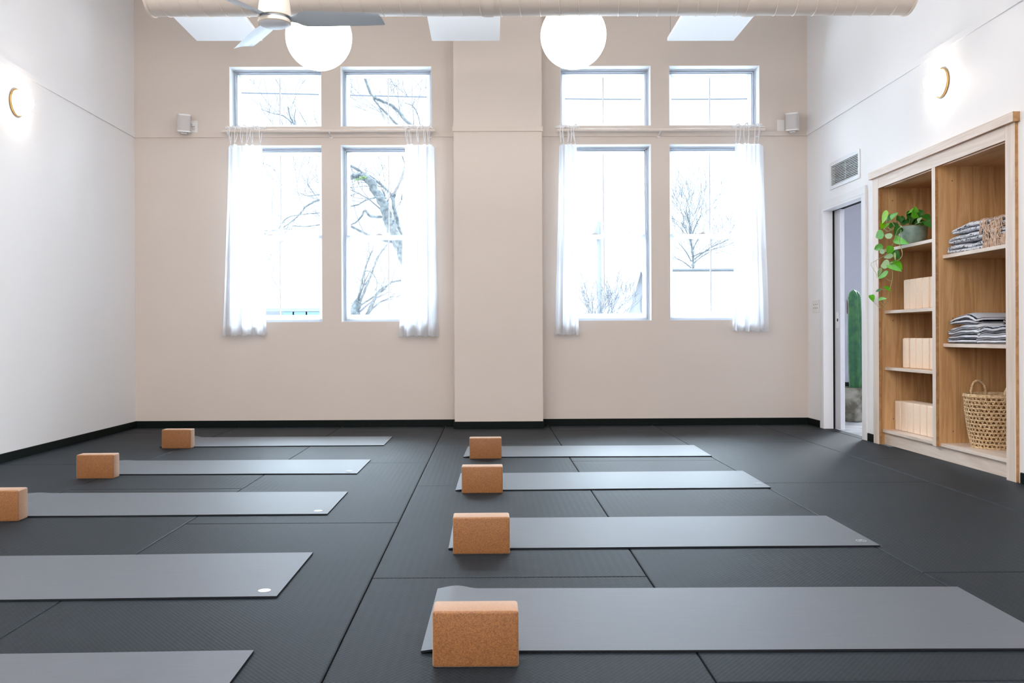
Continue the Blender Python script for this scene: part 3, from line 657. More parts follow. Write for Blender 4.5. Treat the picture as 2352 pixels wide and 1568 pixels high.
def pendant(px, py, label):
    c = atY(px, py, 6.3); R = .2255; o = Vector((c.x, 6.3, c.z)); t = thing('globe_pendant', label, 'pendant lamp', o, 'globe pendants')
    bm = bmesh.new(); bmesh.ops.create_uvsphere(bm, u_segments=48, v_segments=28, radius=R, matrix=Matrix.Translation(o)); obj('globe_shade', bm, M_SHADE, t, o, smooth=True)
    bm = bmesh.new(); lathe(bm, [(.07,R-.012),(.07,R+.02),(.05,R+.035),(.012,R+.04)], o, 32); obj('shade_cap', bm, M_WHITE, t, o, smooth=True, angle=40)
    bm = bmesh.new(); tube(bm, [(o.x,o.y,o.z+R+.03),(o.x,o.y,ZC-.02)], .006, 10); obj('stem', bm, M_WHITE, t, o, smooth=True)
    bm = bmesh.new(); lathe(bm, [(.01,ZC-o.z-.03),(.06,ZC-o.z-.025),(.065,ZC-o.z)], o, 32); obj('ceiling_rose', bm, M_WHITE, t, o, smooth=True)
pendant(732.5, 85, 'glowing white globe pendant partly behind the ceiling fan blade'); pendant(1317, 82, 'glowing white globe pendant in front of the pillar edge, clear of the fan')
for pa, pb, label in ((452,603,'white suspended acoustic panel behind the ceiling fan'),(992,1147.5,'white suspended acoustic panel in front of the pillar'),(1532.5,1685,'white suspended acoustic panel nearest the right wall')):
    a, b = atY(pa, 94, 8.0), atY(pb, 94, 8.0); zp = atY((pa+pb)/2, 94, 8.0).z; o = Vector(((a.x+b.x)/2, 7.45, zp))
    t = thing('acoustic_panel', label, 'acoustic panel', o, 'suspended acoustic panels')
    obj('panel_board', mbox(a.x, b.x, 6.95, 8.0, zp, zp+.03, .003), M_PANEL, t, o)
    for x in (a.x+.02, b.x-.02):
        for y in (7.0, 7.96):
            bm = bmesh.new(); tube(bm, [(x,y,zp+.02),(x,y,ZC-.004)], .0022, 5); obj('suspension_wire', bm, M_WIRE, t, o)

# ------------------------------------------------------------------ yoga mats
def yoga_mat(nl, nr, fl, fr, label, curl, logo, seed, group):
    R = random.Random(seed); th = .006; nx, ny = 80, 10
    def P(u, v):
        a = Vector(nl).lerp(Vector(nr), u); b = Vector(fl).lerp(Vector(fr), u); p = a.lerp(b, v)
        d = u*1.785; z = .0008
        if curl and d < .13: z += curl*math.sin(PI*d/.13)**1.4*(1.0+.3*(v-.4))
        z += .0009*(1+math.sin(9*u+seed))*.5
        return Vector((p.x, p.y, z))
    o = Vector(((nl[0]+fr[0])/2, (nl[1]+fr[1])/2, 0)); t = thing('yoga_mat', label, 'yoga mat', o, group)
    bm = bmesh.new(); top = []; bot = []
    for j in range(ny+1):
        top.append([bm.verts.new(P(i/nx, j/ny)+Vector((0,0,th))) for i in range(nx+1)]); bot.append([bm.verts.new(P(i/nx, j/ny)) for i in range(nx+1)])
    for j in range(ny):
        for i in range(nx):
            bm.faces.new((top[j][i],top[j][i+1],top[j+1][i+1],top[j+1][i])); bm.faces.new((bot[j][i],bot[j+1][i],bot[j+1][i+1],bot[j][i+1]))
    for i in range(nx):
        for j in (0, ny): bm.faces.new((top[j][i],top[j][i+1],bot[j][i+1],bot[j][i]))
    for j in range(ny):
        for i in (0, nx): bm.faces.new((top[j][i],top[j+1][i],bot[j+1][i],bot[j][i]))
    bm.normal_update(); bm.faces.ensure_lookup_table()
    ntop = nx*ny*2
    for k, f in enumerate(bm.faces):
        if k >= ntop or k % 2: f.material_index = 1  # sides and underside painted dark to stand for shade
    obj('mat_sheet', bm, [M_RUB, M_EDGE_SHADE], t, o, smooth=True, angle=40)
    if logo:
        c = atZ(logo[0], logo[1], .0075); r = .0215; zz = .0088
        bm = bmesh.new(); lathe(bm, [(0,zz),(r,zz),(r,zz-.0008)] if logo[2] else [(r*.86,zz),(r,zz),(r,zz-.0008)], (c.x,c.y,0), 28)
        e = obj('printed_emblem', bm, M_LOGO if logo[2] else M_FAINT, t, o)
        bm = bmesh.new(); z2 = zz+.0004
        for ax, ay, rr in ((0,.004,.0055),(-.0085,-.004,.004),(.0085,-.004,.004),(-.006,.0095,.0026),(.006,.0095,.0026)):
            bmesh.ops.create_circle(bm, cap_ends=True, segments=12, radius=rr, matrix=Matrix.Translation((c.x+ax,c.y+ay,z2)))
        obj('emblem_mark', bm, M_LOGOG if logo[2] else M_FAINT, e, o)
GR, GL = 'yoga mats in the right row', 'yoga mats in the left row'
yoga_mat((-.193,2.526),(1.600,2.512),(-.182,3.149),(1.605,3.130),'grey yoga mat nearest the camera in the right row, left end curling up',.0085,None,1,GR)
yoga_mat((-.171,3.742),(1.605,3.751),(-.172,4.362),(1.610,4.369),'grey yoga mat in the right row, second from the camera, faint emblem at its corner',.0075,(1978,1241.5,False),2,GR)
yoga_mat((-.195,5.150),(1.597,5.185),(-.185,5.778),(1.612,5.819),'pale grey yoga mat in the right row, third from the camera',.007,(1741,1110,False),3,GR)
yoga_mat((-.191,6.560),(1.590,6.540),(-.172,7.179),(1.605,7.182),'pale grey yoga mat in the right row, nearest the window wall',.007,(1612,1043,False),4,GR)
yoga_mat((-2.44,1.875),(-.657,1.905),(-2.44,2.510),(-.657,2.542),'grey yoga mat nearest the camera in the left row, cut off by the bottom edge',0,None,5,GL)
yoga_mat((-2.50,3.035),(-.717,3.070),(-2.50,3.650),(-.714,3.687),'grey yoga mat in the left row, second from the camera, bright white emblem',0,(607.5,1356,True),6,GL)
yoga_mat((-2.58,4.475),(-.798,4.488),(-2.58,5.130),(-.796,5.124),'grey yoga mat in the middle of the left row behind the cut-off cork block',.003,(731,1173,True),7,GL)
yoga_mat((-2.62,5.830),(-.843,5.803),(-2.62,6.460),(-.839,6.453),'grey yoga mat in the left row, second from the window wall',.003,(802,1082,True),8,GL)
yoga_mat((-2.615,7.265),(-.844,7.292),(-2.62,7.940),(-.840,7.923),'grey yoga mat in the left row, nearest the window wall',.010,None,9,GL)

# ------------------------------------------------------------------ cork blocks
def block_mesh(name, sx, sy, sz, r=.0075, m=None):
    bm = mbox(-sx/2, sx/2, -sy/2, sy/2, 0, sz, r, 4); me_o = obj(name, bm, m or M_CORK, smooth=True, angle=35); return me_o
blk = block_mesh('cork_block', .2285, .100, .149)
spots = [((-.040,2.416),0,'cork yoga block nearest the camera, at the left end of the front right mat'),
         ((-.036,3.664),.01,'cork yoga block at the left end of the second right-row mat'),
         ((-.043,5.076),0,'cork yoga block at the left end of the third right-row mat'),
         ((-.031,6.486),.01,'cork yoga block at the left end of the right-row mat nearest the windows'),
         ((-2.366,4.374),.03,'cork yoga block cut off by the left photo edge'),
         ((-2.448,5.681),.03,'cork yoga block on the left row mat second from the window wall'),
         ((-2.461,7.193),-.02,'cork yoga block in the left row nearest the window wall')]
for i, ((x, y), rz, lab) in enumerate(spots):
    b = blk if i == 0 else dup(blk)
    b.location = (x, y+.050, 0); b.rotation_euler = (0,0,rz); tag(b, lab, 'yoga block', 'cork blocks on the floor')
sblk = block_mesh('cork_block', .152, .0955, .2285, .009, M_CORK_LIT)
ORD = ['first','second','third','fourth','fifth','sixth']
first = True
for row, z, x0, ystart, pit, n, gaps in (('lowest shelf', .1185, 3.204, 7.209, .1062, 6, {}), ('middle shelf', .6125, 3.195, 7.050, .1035, 5, {1:.016,4:.006}), ('next shelf', 1.0585, 3.180, 6.995, .1013, 5, {4:.012})):
    y = ystart
    for k in range(n):
        y -= gaps.get(k, 0)
        b = sblk if first else dup(sblk); first = False
        b.location = (x0+.076, y-.05, z); y -= pit
        tag(b, f'upright pale cork block, {ORD[k]} from the left on the {row} below the plant', 'yoga block', f'cork blocks on the {row}')

# ------------------------------------------------------------------ built-in oak cabinet
CXF, CXB = XR-.019, XR+.52
o = Vector((XR, 6.33, 0)); t = thing('shelving_cabinet', 'built-in oak shelving unit with pale face frame in the right wall', 'shelving', o)
def warm(bm):  # near and under faces get the oak with painted shade
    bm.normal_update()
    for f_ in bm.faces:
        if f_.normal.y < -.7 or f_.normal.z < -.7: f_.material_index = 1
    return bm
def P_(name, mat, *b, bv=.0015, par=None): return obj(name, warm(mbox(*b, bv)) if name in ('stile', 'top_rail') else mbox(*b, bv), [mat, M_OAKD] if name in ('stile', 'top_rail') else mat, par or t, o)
NY0, NY1, FY0, FY1, MY0, MY1 = 5.335, 5.437, 7.218, 7.325, 6.294, 6.344
RB, RT = 2.026, 2.113
P_('stile', M_OAK_GLARE, CXF, XR+.003, NY0, NY1, 0, RT); P_('stile', M_OAK_GLARE, CXF, XR+.003, FY0, FY1, 0, RT)
P_('stile', M_OAK_GLARE, CXF, XR+.003, MY0, MY1, .094, RB)
P_('top_rail', M_OAK_GLAREY, CXF, XR+.003, NY1, FY0, RB, RT)
bm = mbox(CXF-.024, XR, NY0-.022, FY1+.022, RT, RT+.058, .002); obj('cornice', warm(bm), [M_OAK_GLAREY, M_OAKD], t, o)
# carcass in warm oak: side panels, divider, back, top
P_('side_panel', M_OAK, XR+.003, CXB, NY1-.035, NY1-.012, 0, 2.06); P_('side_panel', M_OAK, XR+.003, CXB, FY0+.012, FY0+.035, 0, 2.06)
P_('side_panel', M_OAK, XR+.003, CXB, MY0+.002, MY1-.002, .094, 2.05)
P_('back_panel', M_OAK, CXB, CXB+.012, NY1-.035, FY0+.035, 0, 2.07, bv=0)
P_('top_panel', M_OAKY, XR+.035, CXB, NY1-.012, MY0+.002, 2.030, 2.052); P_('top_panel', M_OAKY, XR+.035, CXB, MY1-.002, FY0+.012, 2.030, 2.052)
P_('plinth', M_OAK_GLAREY, XR+.030, XR+.050, NY1-.012, FY0+.012, 0, .096)
for a, b in ((NY1-.012, MY0+.002), (MY1-.002, FY0+.012)): P_('top_lip', M_OAK_GLAREY, XR+.033, XR+.0352, a, b, 2.030, 2.052)
for a, b in ((NY1-.012, MY0+.002), (MY1-.002, FY0+.012)): P_('base_shelf', M_OAK_GLAREY, XR+.012, CXB, a, b, .095, .1185)
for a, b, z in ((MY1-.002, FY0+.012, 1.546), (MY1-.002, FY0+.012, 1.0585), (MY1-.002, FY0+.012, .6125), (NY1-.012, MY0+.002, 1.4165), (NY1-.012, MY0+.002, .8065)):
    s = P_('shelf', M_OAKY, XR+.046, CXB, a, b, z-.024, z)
    P_('shelf_lip', M_OAK_GLAREY, XR+.033, XR+.0462, a, b, z-.024, z, par=s)
for y, ex in ((MY0+.0015, 0), (FY0+.0115, 0)):
    for z in (1.93, 1.50, .98, .20):
        bm = bmesh.new(); lathe(bm, [(0,-.0006),(.0042,-.0006)], (XR+.10, y, z), 10, 'Y'); obj('peg_hole', bm, M_SLOT, t, o)

# ------------------------------------------------------------------ trailing pothos
pp = atX(2097, 540, 3.262); PZ = 1.5465; o = Vector((3.262, pp.y, PZ))
t = thing('trailing_pothos', 'trailing green pothos in a sage pot on the upper left shelf', 'plant', o)
bm = bmesh.new(); lathe(bm, [(0,0),(.066,0),(.074,.004),(.092,.05),(.103,.10),(.1065,.143),(.1075,.150),(.102,.150),(.098,.13)], o, 44); obj('pot', bm, M_POT, t, o, smooth=True, angle=50)
bm = bmesh.new(); lathe(bm, [(0,.134),(.1,.130)], o, 28); obj('soil', bm, M_SOIL, t, o)
def leaf(bm, base, tip, w, rng, mi):
    d = tip-base; L = d.length; d = d/L; view = (EYE-base).normalized()
    nrm = (view+Vector((rng.uniform(-.4,.25), rng.uniform(-.35,.35), rng.uniform(.0,.6)))).normalized(); nrm = (nrm-d*nrm.dot(d)).normalized(); sd = d.cross(nrm)
    prof = [(-.06,.0),(-.08,.22),(.0,.38),(.16,.5),(.35,.49),(.55,.40),(.75,.25),(.9,.10),(1.0,0)]
    cup = rng.uniform(.12,.30); drop = rng.uniform(.05,.2)
    mid = []; le = []; ri = []
    for s, h in prof:
        s2 = max(s, 0); c = base+d*(s*L)-nrm*(drop*L*s2*s2); cm = base+d*(max(s, .0 if s > -.05 else -.02)*L)-nrm*(drop*L*s2*s2)
        mid.append(bm.verts.new(cm if h else c)); le.append(bm.verts.new(c+sd*w*h+nrm*(cup*w*h)) if h else mid[-1]); ri.append(bm.verts.new(c-sd*w*h+nrm*(cup*w*h)) if h else mid[-1])
    def fc(*v):
        u = []
        for q in v:
            if q not in u: u.append(q)
        if len(u) >= 3:
            f = bm.faces.new(u); f.material_index = mi
    for k in range(len(prof)-1): fc(mid[k], le[k], le[k+1], mid[k+1]); fc(mid[k], mid[k+1], ri[k+1], ri[k])
# (base px, tip px, width px, material, plane x)
LV = [((2039,488),(2020,515),15,3,3.06),((2037,504),(2052,492),11,0,3.09),((2046,500),(2059,489),9,0,3.07),((2030,512),(2023,527),10,3,3.08),((2031,523),(2041,511),10,0,3.09),((2050,514),(2042,525),9,1,3.10),
 ((2067,508),(2061,493),10,1,3.16),((2068,511),(2075,499),9,1,3.18),((2028,535),(2009,546),17,0,3.05),((2047,544),(2028,536),11,2,3.07),((2066,521),(2053,543),15,1,3.09),((2056,549),(2085,559),14,0,3.09),
 ((2026,564),(2004,575),12,0,3.04),((2031,576),(2015,581),9,2,3.05),((2047,566),(2041,588),15,0,3.06),((2053,577),(2065,592),13,1,3.08),((2050,586),(2027,592),9,2,3.05),((2055,581),(2056,598),4,2,3.05),
 ((2041,605),(2020,611),16,2,3.05),((2043,606),(2069,621),15,0,3.06),((2055,599),(2072,613),12,0,3.07),((2036,630),(2009,633),17,0,3.05),((2024,617),(2013,638),8,2,3.04),((2033,658),(2046,666),9,0,3.05),
 ((2023,665),(2005,669),5,1,3.045),((2001,678),(2006,691),10,0,3.04),((2019,687),(2033,684),7,0,3.045),
 ((2097,484),(2079,490),13,0,3.20),((2093,487),(2083,504),13,1,3.21),((2103,499),(2102,473),14,0,3.22),((2108,500),(2119,486),13,1,3.24),((2121,495),(2136,503),15,1,3.24),((2108,508),(2115,500),7,2,3.20),((2116,511),(2128,506),9,1,3.22),
 ((2128,509),(2137,520),12,1,3.21),((2091,515),(2098,496),13,1,3.22),((2080,514),(2074,503),12,1,3.20),((2112,514),(2104,503),12,1,3.25),((2122,516),(2116,503),12,1,3.27),((2099,515),(2110,500),11,1,3.27),((2086,512),(2091,494),11,1,3.27),((2118,492),(2110,480),10,1,3.29),((2076,498),(2070,505),9,1,3.22),((2060,520),(2048,508),9,1,3.14),((2072,524),(2064,534),9,1,3.12)]
bm = bmesh.new(); rg = random.Random(5)
for b_, t_, w, mi, x in LV:
    a = atX(*b_, x); z = atX(*t_, x-.012); leaf(bm, a, z, w*a.y/F_PX*1.3, rg, mi)
obj('foliage', bm, [M_LEAF1, M_LEAF2, M_LEAF3, M_LIME], t, o, smooth=True)
bm = bmesh.new()
VN = [([(2075,522),(2067,518),(2056,524),(2040,531),(2030,524)],3.10,.0026),([(2072,520),(2062,528),(2056,545),(2052,560),(2047,567)],3.08,.0026),([(2070,528),(2066,556),(2072,577),(2071,590),(2060,599),(2043,606)],3.06,.0027),
 ([(2043,606),(2049,612),(2050,625),(2049,645),(2044,665),(2040,685),(2033,698),(2024,707)],3.05,.0027),([(2047,567),(2043,576),(2030,588),(2012,598),(2001,605),(2004,615),(2012,627),(2014,638)],3.04,.0018),([(2024,707),(2017,704),(2011,697),(2006,691)],3.045,.0014),
 ([(2031,703),(2024,694),(2019,687)],3.045,.0015),([(2049,642),(2046,645),(2036,640),(2034,632)],3.05,.0014),([(2044,663),(2034,666),(2026,664)],3.05,.0015),([(2047,528),(2040,522),(2032,512)],3.09,.002),([(2058,524),(2050,512),(2044,500)],3.09,.002),([(2068,518),(2062,507),(2059,510)],3.12,.002),
 ([(2013,598),(2013,608),(2017,617)],3.04,.0012)]
for pts, x, r in VN: tube(bm, smooth_path([atX(*q, x) for q in pts], 5), r, 6)
for (bx, by), x in (((2097,485),3.20),((2093,488),3.21),((2103,499),3.22),((2110,486),3.23),((2121,496),3.24),((2116,510),3.22),((2128,510),3.22),((2091,514),3.22)):
    e = atX(bx, by, x); s = Vector((o.x+rg.uniform(-.04,.03), o.y+rg.uniform(-.04,.04), PZ+.13)); tube(bm, smooth_path([s, s.lerp(e,.5)+Vector((0,0,.02)), e], 5), .0022, 6)
obj('vine_stem', bm, M_STEM, t, o, smooth=True)

# ------------------------------------------------------------------ folded blankets
def folded(y0, y1, x0, x1, z0, h, layers, seed, sag=0.0, lean=0.0):
    """a blanket folded in a zig-zag: layers run along y, rounded folds at the ends, extruded in x with soft waves. UV.x runs along the cloth"""
    R = random.Random(seed); th = h/layers; path = []
    for k in range(layers):
        zc = z0+th*(k+.5); ya, yb = (y0, y1) if k % 2 == 0 else (y1, y0)
        e = .012*R.uniform(-1,1)
        for s in range(13): path.append((ya+(yb-ya)*s/12+(e if 0 < s < 12 else 0)*0, zc))
        if k < layers-1:
            sg = 1 if k % 2 == 0 else -1
            for s in range(1, 5):
                a = PI*s/5; path.append((yb+sg*th*.5*math.sin(a), zc+th*.5*(1-math.cos(a))))
    n = len(path); L = [0]
    for a, b in zip(path, path[1:]): L.append(L[-1]+math.hypot(b[0]-a[0], b[1]-a[1]))
    ph = [R.uniform(0,6.28) for _ in range(6)]
    bm = bmesh.new(); uvl = bm.loops.layers.uv.new('UVMap'); NXX = 14; hw = th*.47; G = []; UV = {}
    def wav(y, z, x, fx):
        q = (z-z0)/h; f = max(0, min(1, (y-y0)/(y1-y0)))
        dz = q*(.006*math.sin(14*y+ph[0])+.005*math.sin(31*y+ph[1]+3*x)) - q*sag*abs(f-.45)**2*2.0 + lean*(f-.5)*q - q*.014*(1-min(1, fx*(1-fx)*9))
        return dz
    for i, (y, z) in enumerate(path):
        a = path[max(i-1,0)]; b = path[min(i+1,n-1)]; ty, tz = b[0]-a[0], b[1]-a[1]; l = math.hypot(ty, tz) or 1; ny_, nz_ = -tz/l, ty/l
        ring = []
        for side in (1, -1):
            xs_ = [j/NXX for j in range(NXX+1)]
            for fx in (xs_ if side == 1 else xs_[::-1]):
                edge = math.sqrt(max(0, 1-(2*fx-1)**8)); ww = hw*(.35+.65*edge)
                yy, zz = y+ny_*ww*side, z+nz_*ww*side
                x = x0+(x1-x0)*fx+.004*math.sin(23*y+ph[2]+L[i]*4)+(.006*math.sin(L[i]*7+ph[3]) if fx < .3 else 0)
                v = bm.verts.new((x, yy, max(z0+.0005, zz+wav(y, z, x, fx)))); ring.append(v); UV[v] = (L[i]*.0+ (zz-z0)*8 + L[i]*.02, fx)
        G.append(ring)
    m = len(G[0])
    for A, Q in zip(G, G[1:]):
        for k in range(m): bm.faces.new((A[k], A[(k+1)%m], Q[(k+1)%m], Q[k]))
    bm.faces.new(G[0][::-1]); bm.faces.new(G[-1])
    for f in bm.faces:
        for lp in f.loops: lp[uvl].uv = UV[lp.vert]
    return bm
def blanket(y0, y1, x0, x1, z0, h, layers, mat, seed, label, group, **k):
    o = Vector(((x0+x1)/2, (y0+y1)/2, z0)); t = thing('folded_blanket', label, 'blanket', o, group)
    obj('folded_cloth', folded(y0, y1, x0, x1, z0, h, layers, seed, **k), mat, t, o, smooth=True); return t, o
def fringe(t, o, y0, y1, x, ztop, zbot, seed, n=60):
    R = random.Random(seed); bm = bmesh.new()
    for k in range(n):
        y = R.uniform(y0, y1); z = R.uniform(zbot+.03, ztop); l = R.uniform(.03,.075); dy = R.uniform(-.045,.03)
        tube(bm, smooth_path([(x+.02,y,z),(x-.006-R.uniform(0,.01),y+dy*.4,z-l*.15),(x-.008-R.uniform(0,.008),y+dy,max(zbot,z-l)),(x-.003,y+dy*1.3,max(zbot,z-l-.012))], 4), R.uniform(.0025,.005), 5)
    f = obj('fringe', bm, M_TAN, t, o, smooth=True); f['kind'] = 'stuff'
SU, SLW = 1.4165, .8065
GU, GD = 'blankets on the upper right shelf', 'blankets on the lower right shelf'
t, o = blanket(5.57, 6.262, 3.165, 3.54, SU, .067, 2, B2, 3, 'white and grey blanket with tan fringe, bottom of the upper shelf pile', GU); fringe(t, o, 5.56, 5.80, 3.166, SU+.082, SU+.004, 1, 70)
t, o = blanket(5.57, 6.255, 3.160, 3.53, SU+.068, .064, 2, B2, 4, 'white and grey flecked blanket, middle of the upper shelf pile', GU, sag=.02); fringe(t, o, 5.60, 5.80, 3.160, SU+.125, SU+.05, 2, 26)
t, o = blanket(5.57, 6.20, 3.168, 3.53, SU+.133, .068, 2, B2, 5, 'white and black blanket with loose tan fringe, top of the upper shelf pile', GU, sag=.03, lean=-.012); fringe(t, o, 5.60, 5.84, 3.166, SU+.195, SU+.095, 3, 44)
blanket(5.875, 6.245, 3.150, 3.52, SLW, .132, 4, B1, 6, 'grey striped blanket, bottom of the pile at the left of the lower shelf', GD, sag=.03)
blanket(5.93, 6.225, 3.165, 3.52, SLW+.131, .072, 2, B1, 7, 'grey striped blanket with dark band, on top of the left pile, lower shelf', GD, sag=.06)
blanket(5.50, 5.855, 3.150, 3.30, SLW, .124, 4, B1, 8, 'blue grey striped blanket beside the near post on the lower shelf', GD, sag=.03)
blanket(5.50, 5.86, 3.315, 3.56, SLW, .186, 4, B3, 9, 'black and grey blanket behind the blue grey one on the lower shelf', GD, sag=.02)

# ------------------------------------------------------------------ woven basket
bc = Vector((3.352, 6.035, .1185)); t = thing('woven_basket', 'open weave seagrass basket with two handles on the bottom right shelf', 'basket', bc)
HB = .335; prof = lambda s: .142+.046*s**.9+.006*math.sin(PI*s)
bm = bmesh.new(); NR, NS = 13, 40
for k in range(NR):
    s = k/NR; r = prof(s); z = .006+s*HB
    tube(bm, [bc+Vector((math.cos(2*PI*i/80)*r*(1+.008*math.sin(i*2.1+k)), math.sin(2*PI*i/80)*r*(1+.008*math.sin(i*2.1+k)), z+.0022*math.sin(i*1.7+k))) for i in range(80)], .0062 if k else .008, 6, closed=True)
    s2 = (k+1)/NR
    for i in range(NS):
        jit = rnd.uniform(-.02,.02); a0 = 2*PI*(i+.5*(k%2))/NS+jit
        for da in (.055, -.045):
            a1 = a0+da*.5; b1 = a0-da
            p, q = bc+Vector((math.cos(a1)*r, math.sin(a1)*r, z)), bc+Vector((math.cos(b1)*prof(s2), math.sin(b1)*prof(s2), .006+s2*HB))
            m_ = p.lerp(q,.5)+Vector((math.cos(a0)*.003, math.sin(a0)*.003, 0)); tube(bm, [p, m_, q], .0038, 5, caps=False)
obj('weave', bm, M_WICK, t, bc, smooth=True)
bm = bmesh.new(); lathe(bm, [(0,.004),(.14,.004),(.144,.010)], bc, 40); obj('bottom_disc', bm, M_WICK, t, bc, smooth=True)
bm = bmesh.new(); r = prof(1)
for dz, rr in ((0,.0085),(.010,.0065)): tube(bm, [bc+Vector((math.cos(2*PI*i/90)*r, math.sin(2*PI*i/90)*r, HB+.006+dz+.0015*math.sin(i*1.9))) for i in range(90)], rr, 8, closed=True)
obj('rim', bm, M_WICK, t, bc, smooth=True)
for sgn in (1, -1):
    bm = bmesh.new(); pts = []
    ac = PI/2*sgn+.1
    for i in range(17):
        a = PI*i/16; ang = ac+math.cos(a)*.30*1.0; rr = r-.004
        pts.append(bc+Vector((math.cos(ang)*rr, math.sin(ang)*rr, HB+.0+.098*math.sin(a)**.8)))
    pts = [pts[0]-Vector((0,0,.03))]+pts+[pts[-1]-Vector((0,0,.03))]
    tube(bm, smooth_path(pts, 4), [.0088+.0014*math.sin(i*1.5) for i in range((len(pts)-1)*4+1)], 8); obj('handle', bm, M_WICK, t, bc, smooth=True)

# ------------------------------------------------------------------ outside: trees, houses, wire
GZ = -1.2
struct('ground', mbox(-60, 60, B+.32, 120, GZ-.2, GZ), M_GROUND)
def grow(bmT, p, d, L, r, depth, R, up_=.25):
    pts = [p]; dd = d.normalized(); n = 4
    for k in range(n):
        dd = (dd+Vector((R.uniform(-.28,.28), R.uniform(-.2,.2), R.uniform(-.22,.30)))*.8).normalized(); pts.append(pts[-1]+dd*(L/n))
    tube(bmT, pts, [max(.003, r*(1-.55*k/n)) for k in range(n+1)], 5 if depth else 4, caps=False)
    if depth <= 0: return
    for k in range(R.choice((2,3,3))):
        i = R.choice((2,3,4,4)); q = pts[i]; s = dd+Vector((R.uniform(-1,1), R.uniform(-.6,.6), R.uniform(-.5,.9)))*.75
        grow(bmT, q, s, L*R.uniform(.5,.78), r*.45*R.uniform(.8,1.1), depth-1, R, up_)
def tree(name, label, limbs, Y, seeds, base, twigr=.5, depth=3, tw_len=.9, per=2, moss=()):
    R = random.Random(seeds); W = [[atY(px, py, Y+dy) for px, py in l[0]] for l in limbs for dy in (l[3] if len(l) > 3 else 0,)]
    o = Vector((base[0], base[1], GZ)); t = thing(name, label, 'tree', o, None)
    bm = bmesh.new(); bt = bmesh.new()
    for l, w in zip(limbs, W):
        pts = smooth_path(w, 5); n = len(pts); r0, r1 = l[1]*Y/F_PX/2, l[2]*Y/F_PX/2
        pts = [q+Vector((R.uniform(-1,1), R.uniform(-1,1), R.uniform(-1,1)))*r0*.18 for q in pts]
        tube(bm, pts, [(r0+(r1-r0)*k/(n-1))*R.uniform(.9,1.1) for k in range(n)], 9)
        for _ in range(int(per*len(w))):
            i = R.randrange(n//5, n); tg = (pts[min(i+1,n-1)]-pts[i-1]).normalized()
            s = tg+Vector((R.uniform(-1,1), R.uniform(-.6,.6), R.uniform(-.5,1)))*.8; grow(bt, pts[i], s, tw_len*R.uniform(.6,1.2), max(.006, min(r1*.5, .03))*twigr, depth-1, R)
    obj('trunk', bm, M_BARK, t, o, smooth=True); obj('branches', bt, M_TWIG, t, o, smooth=True)
    if moss:
        bm = bmesh.new()
        for px, py, pr in moss:
            c = atY(px, py, Y-.10)
            for k in range(26): bmesh.ops.create_icosphere(bm, subdivisions=1, radius=pr*Y/F_PX*R.uniform(.15,.4), matrix=Matrix.Translation(c+Vector((R.uniform(-1.6,1.6)*pr*Y/F_PX, R.uniform(0,.05), R.uniform(-.5,.5)*pr*Y/F_PX))))
        obj('moss', bm, M_MOSS, t, o, smooth=True)
Y1 = 15.0
limbs = [([(985,1066),(965,760),(944,640),(925,580),(903,530),(888,490),(868,446),(848,415),(828,404),(808,405),(780,418)], 34, 11),
 ([(950,650),(945,600),(927,560),(917,525),(908,490),(903,462),(908,440),(922,410),(930,380),(940,330)], 12, 5, .3),
 ([(905,470),(894,441),(868,418),(845,403),(825,392),(808,382),(790,372)], 6, 7, .3),
 ([(876,497),(862,498),(848,495),(838,483),(828,500),(815,512),(800,518)], 7, 3, -.2),
 ([(910,560),(890,553),(868,548),(850,542),(828,530),(805,520)], 9, 5, .2),
 ([(888,455),(870,452),(840,460),(815,472),(760,478),(735,488),(700,492),(660,500),(640,525)], 4, 2, -.3),
 ([(790,440),(735,458),(705,472),(690,490),(668,510),(650,523)], 6, 2, .4),
 ([(808,430),(760,442),(735,446),(708,450),(690,444)], 4, 1.6, .4),
 ([(800,505),(740,515),(700,520),(670,518)], 3.5, 1.6, .4),
 ([(1040,300),(1000,320),(940,283),(915,256),(895,240),(860,224),(848,206),(838,176),(830,140)], 10, 5, .6),
 ([(950,318),(925,295),(908,282),(890,262),(872,245),(857,226)], 6, 4, .6),
 ([(990,330),(968,300),(962,270),(950,245),(930,236)], 3, 1.5, .5),
 ([(808,382),(780,372),(757,360),(738,352),(715,345)], 4, 2, .6),
 ([(800,420),(765,385),(735,350),(705,325),(690,305),(678,290),(667,268),(661,245)], 6, 3, .3), ([(680,292),(676,270),(680,250)], 3, 1.5, .3), ([(672,283),(650,266),(625,260),(600,250)], 3, 1.4, .3), ([(692,306),(704,290),(694,268),(686,255)], 2.6, 1.4, .3)]
tree('bare_tree', 'large bare lichen-grey tree with leaning trunk outside the windows left of the pillar', limbs, Y1, 11, (atY(985,1000,Y1).x, Y1), .62, 3, .7, .55, [(833,407,5),(818,412,4),(852,494,3)])
limbs = [([(822,1030),(818,760),(815,735),(817,712),(824,690)], 24, 20), ([(818,715),(822,690),(830,650),(838,620),(846,595),(855,575)], 6, 3),([(824,700),(835,672),(845,650),(855,625),(868,590),(890,560)], 7, 3),
 ([(830,745),(845,718),(858,690),(868,672),(880,662),(905,646),(930,645)], 10, 4),([(826,702),(845,690),(860,680),(885,664)], 5, 3),([(850,715),(862,703),(880,690),(905,680)], 5, 2),
 ([(835,625),(845,622),(858,630),(866,650),(862,668)], 2.5, 1.5)]
tree('pollarded_tree', 'small bare tree with upright boughs low in the window beside the pillar curtain', limbs, 17.0, 5, (atY(822,1000,17).x, 17.0), .8, 2, .5, .8)
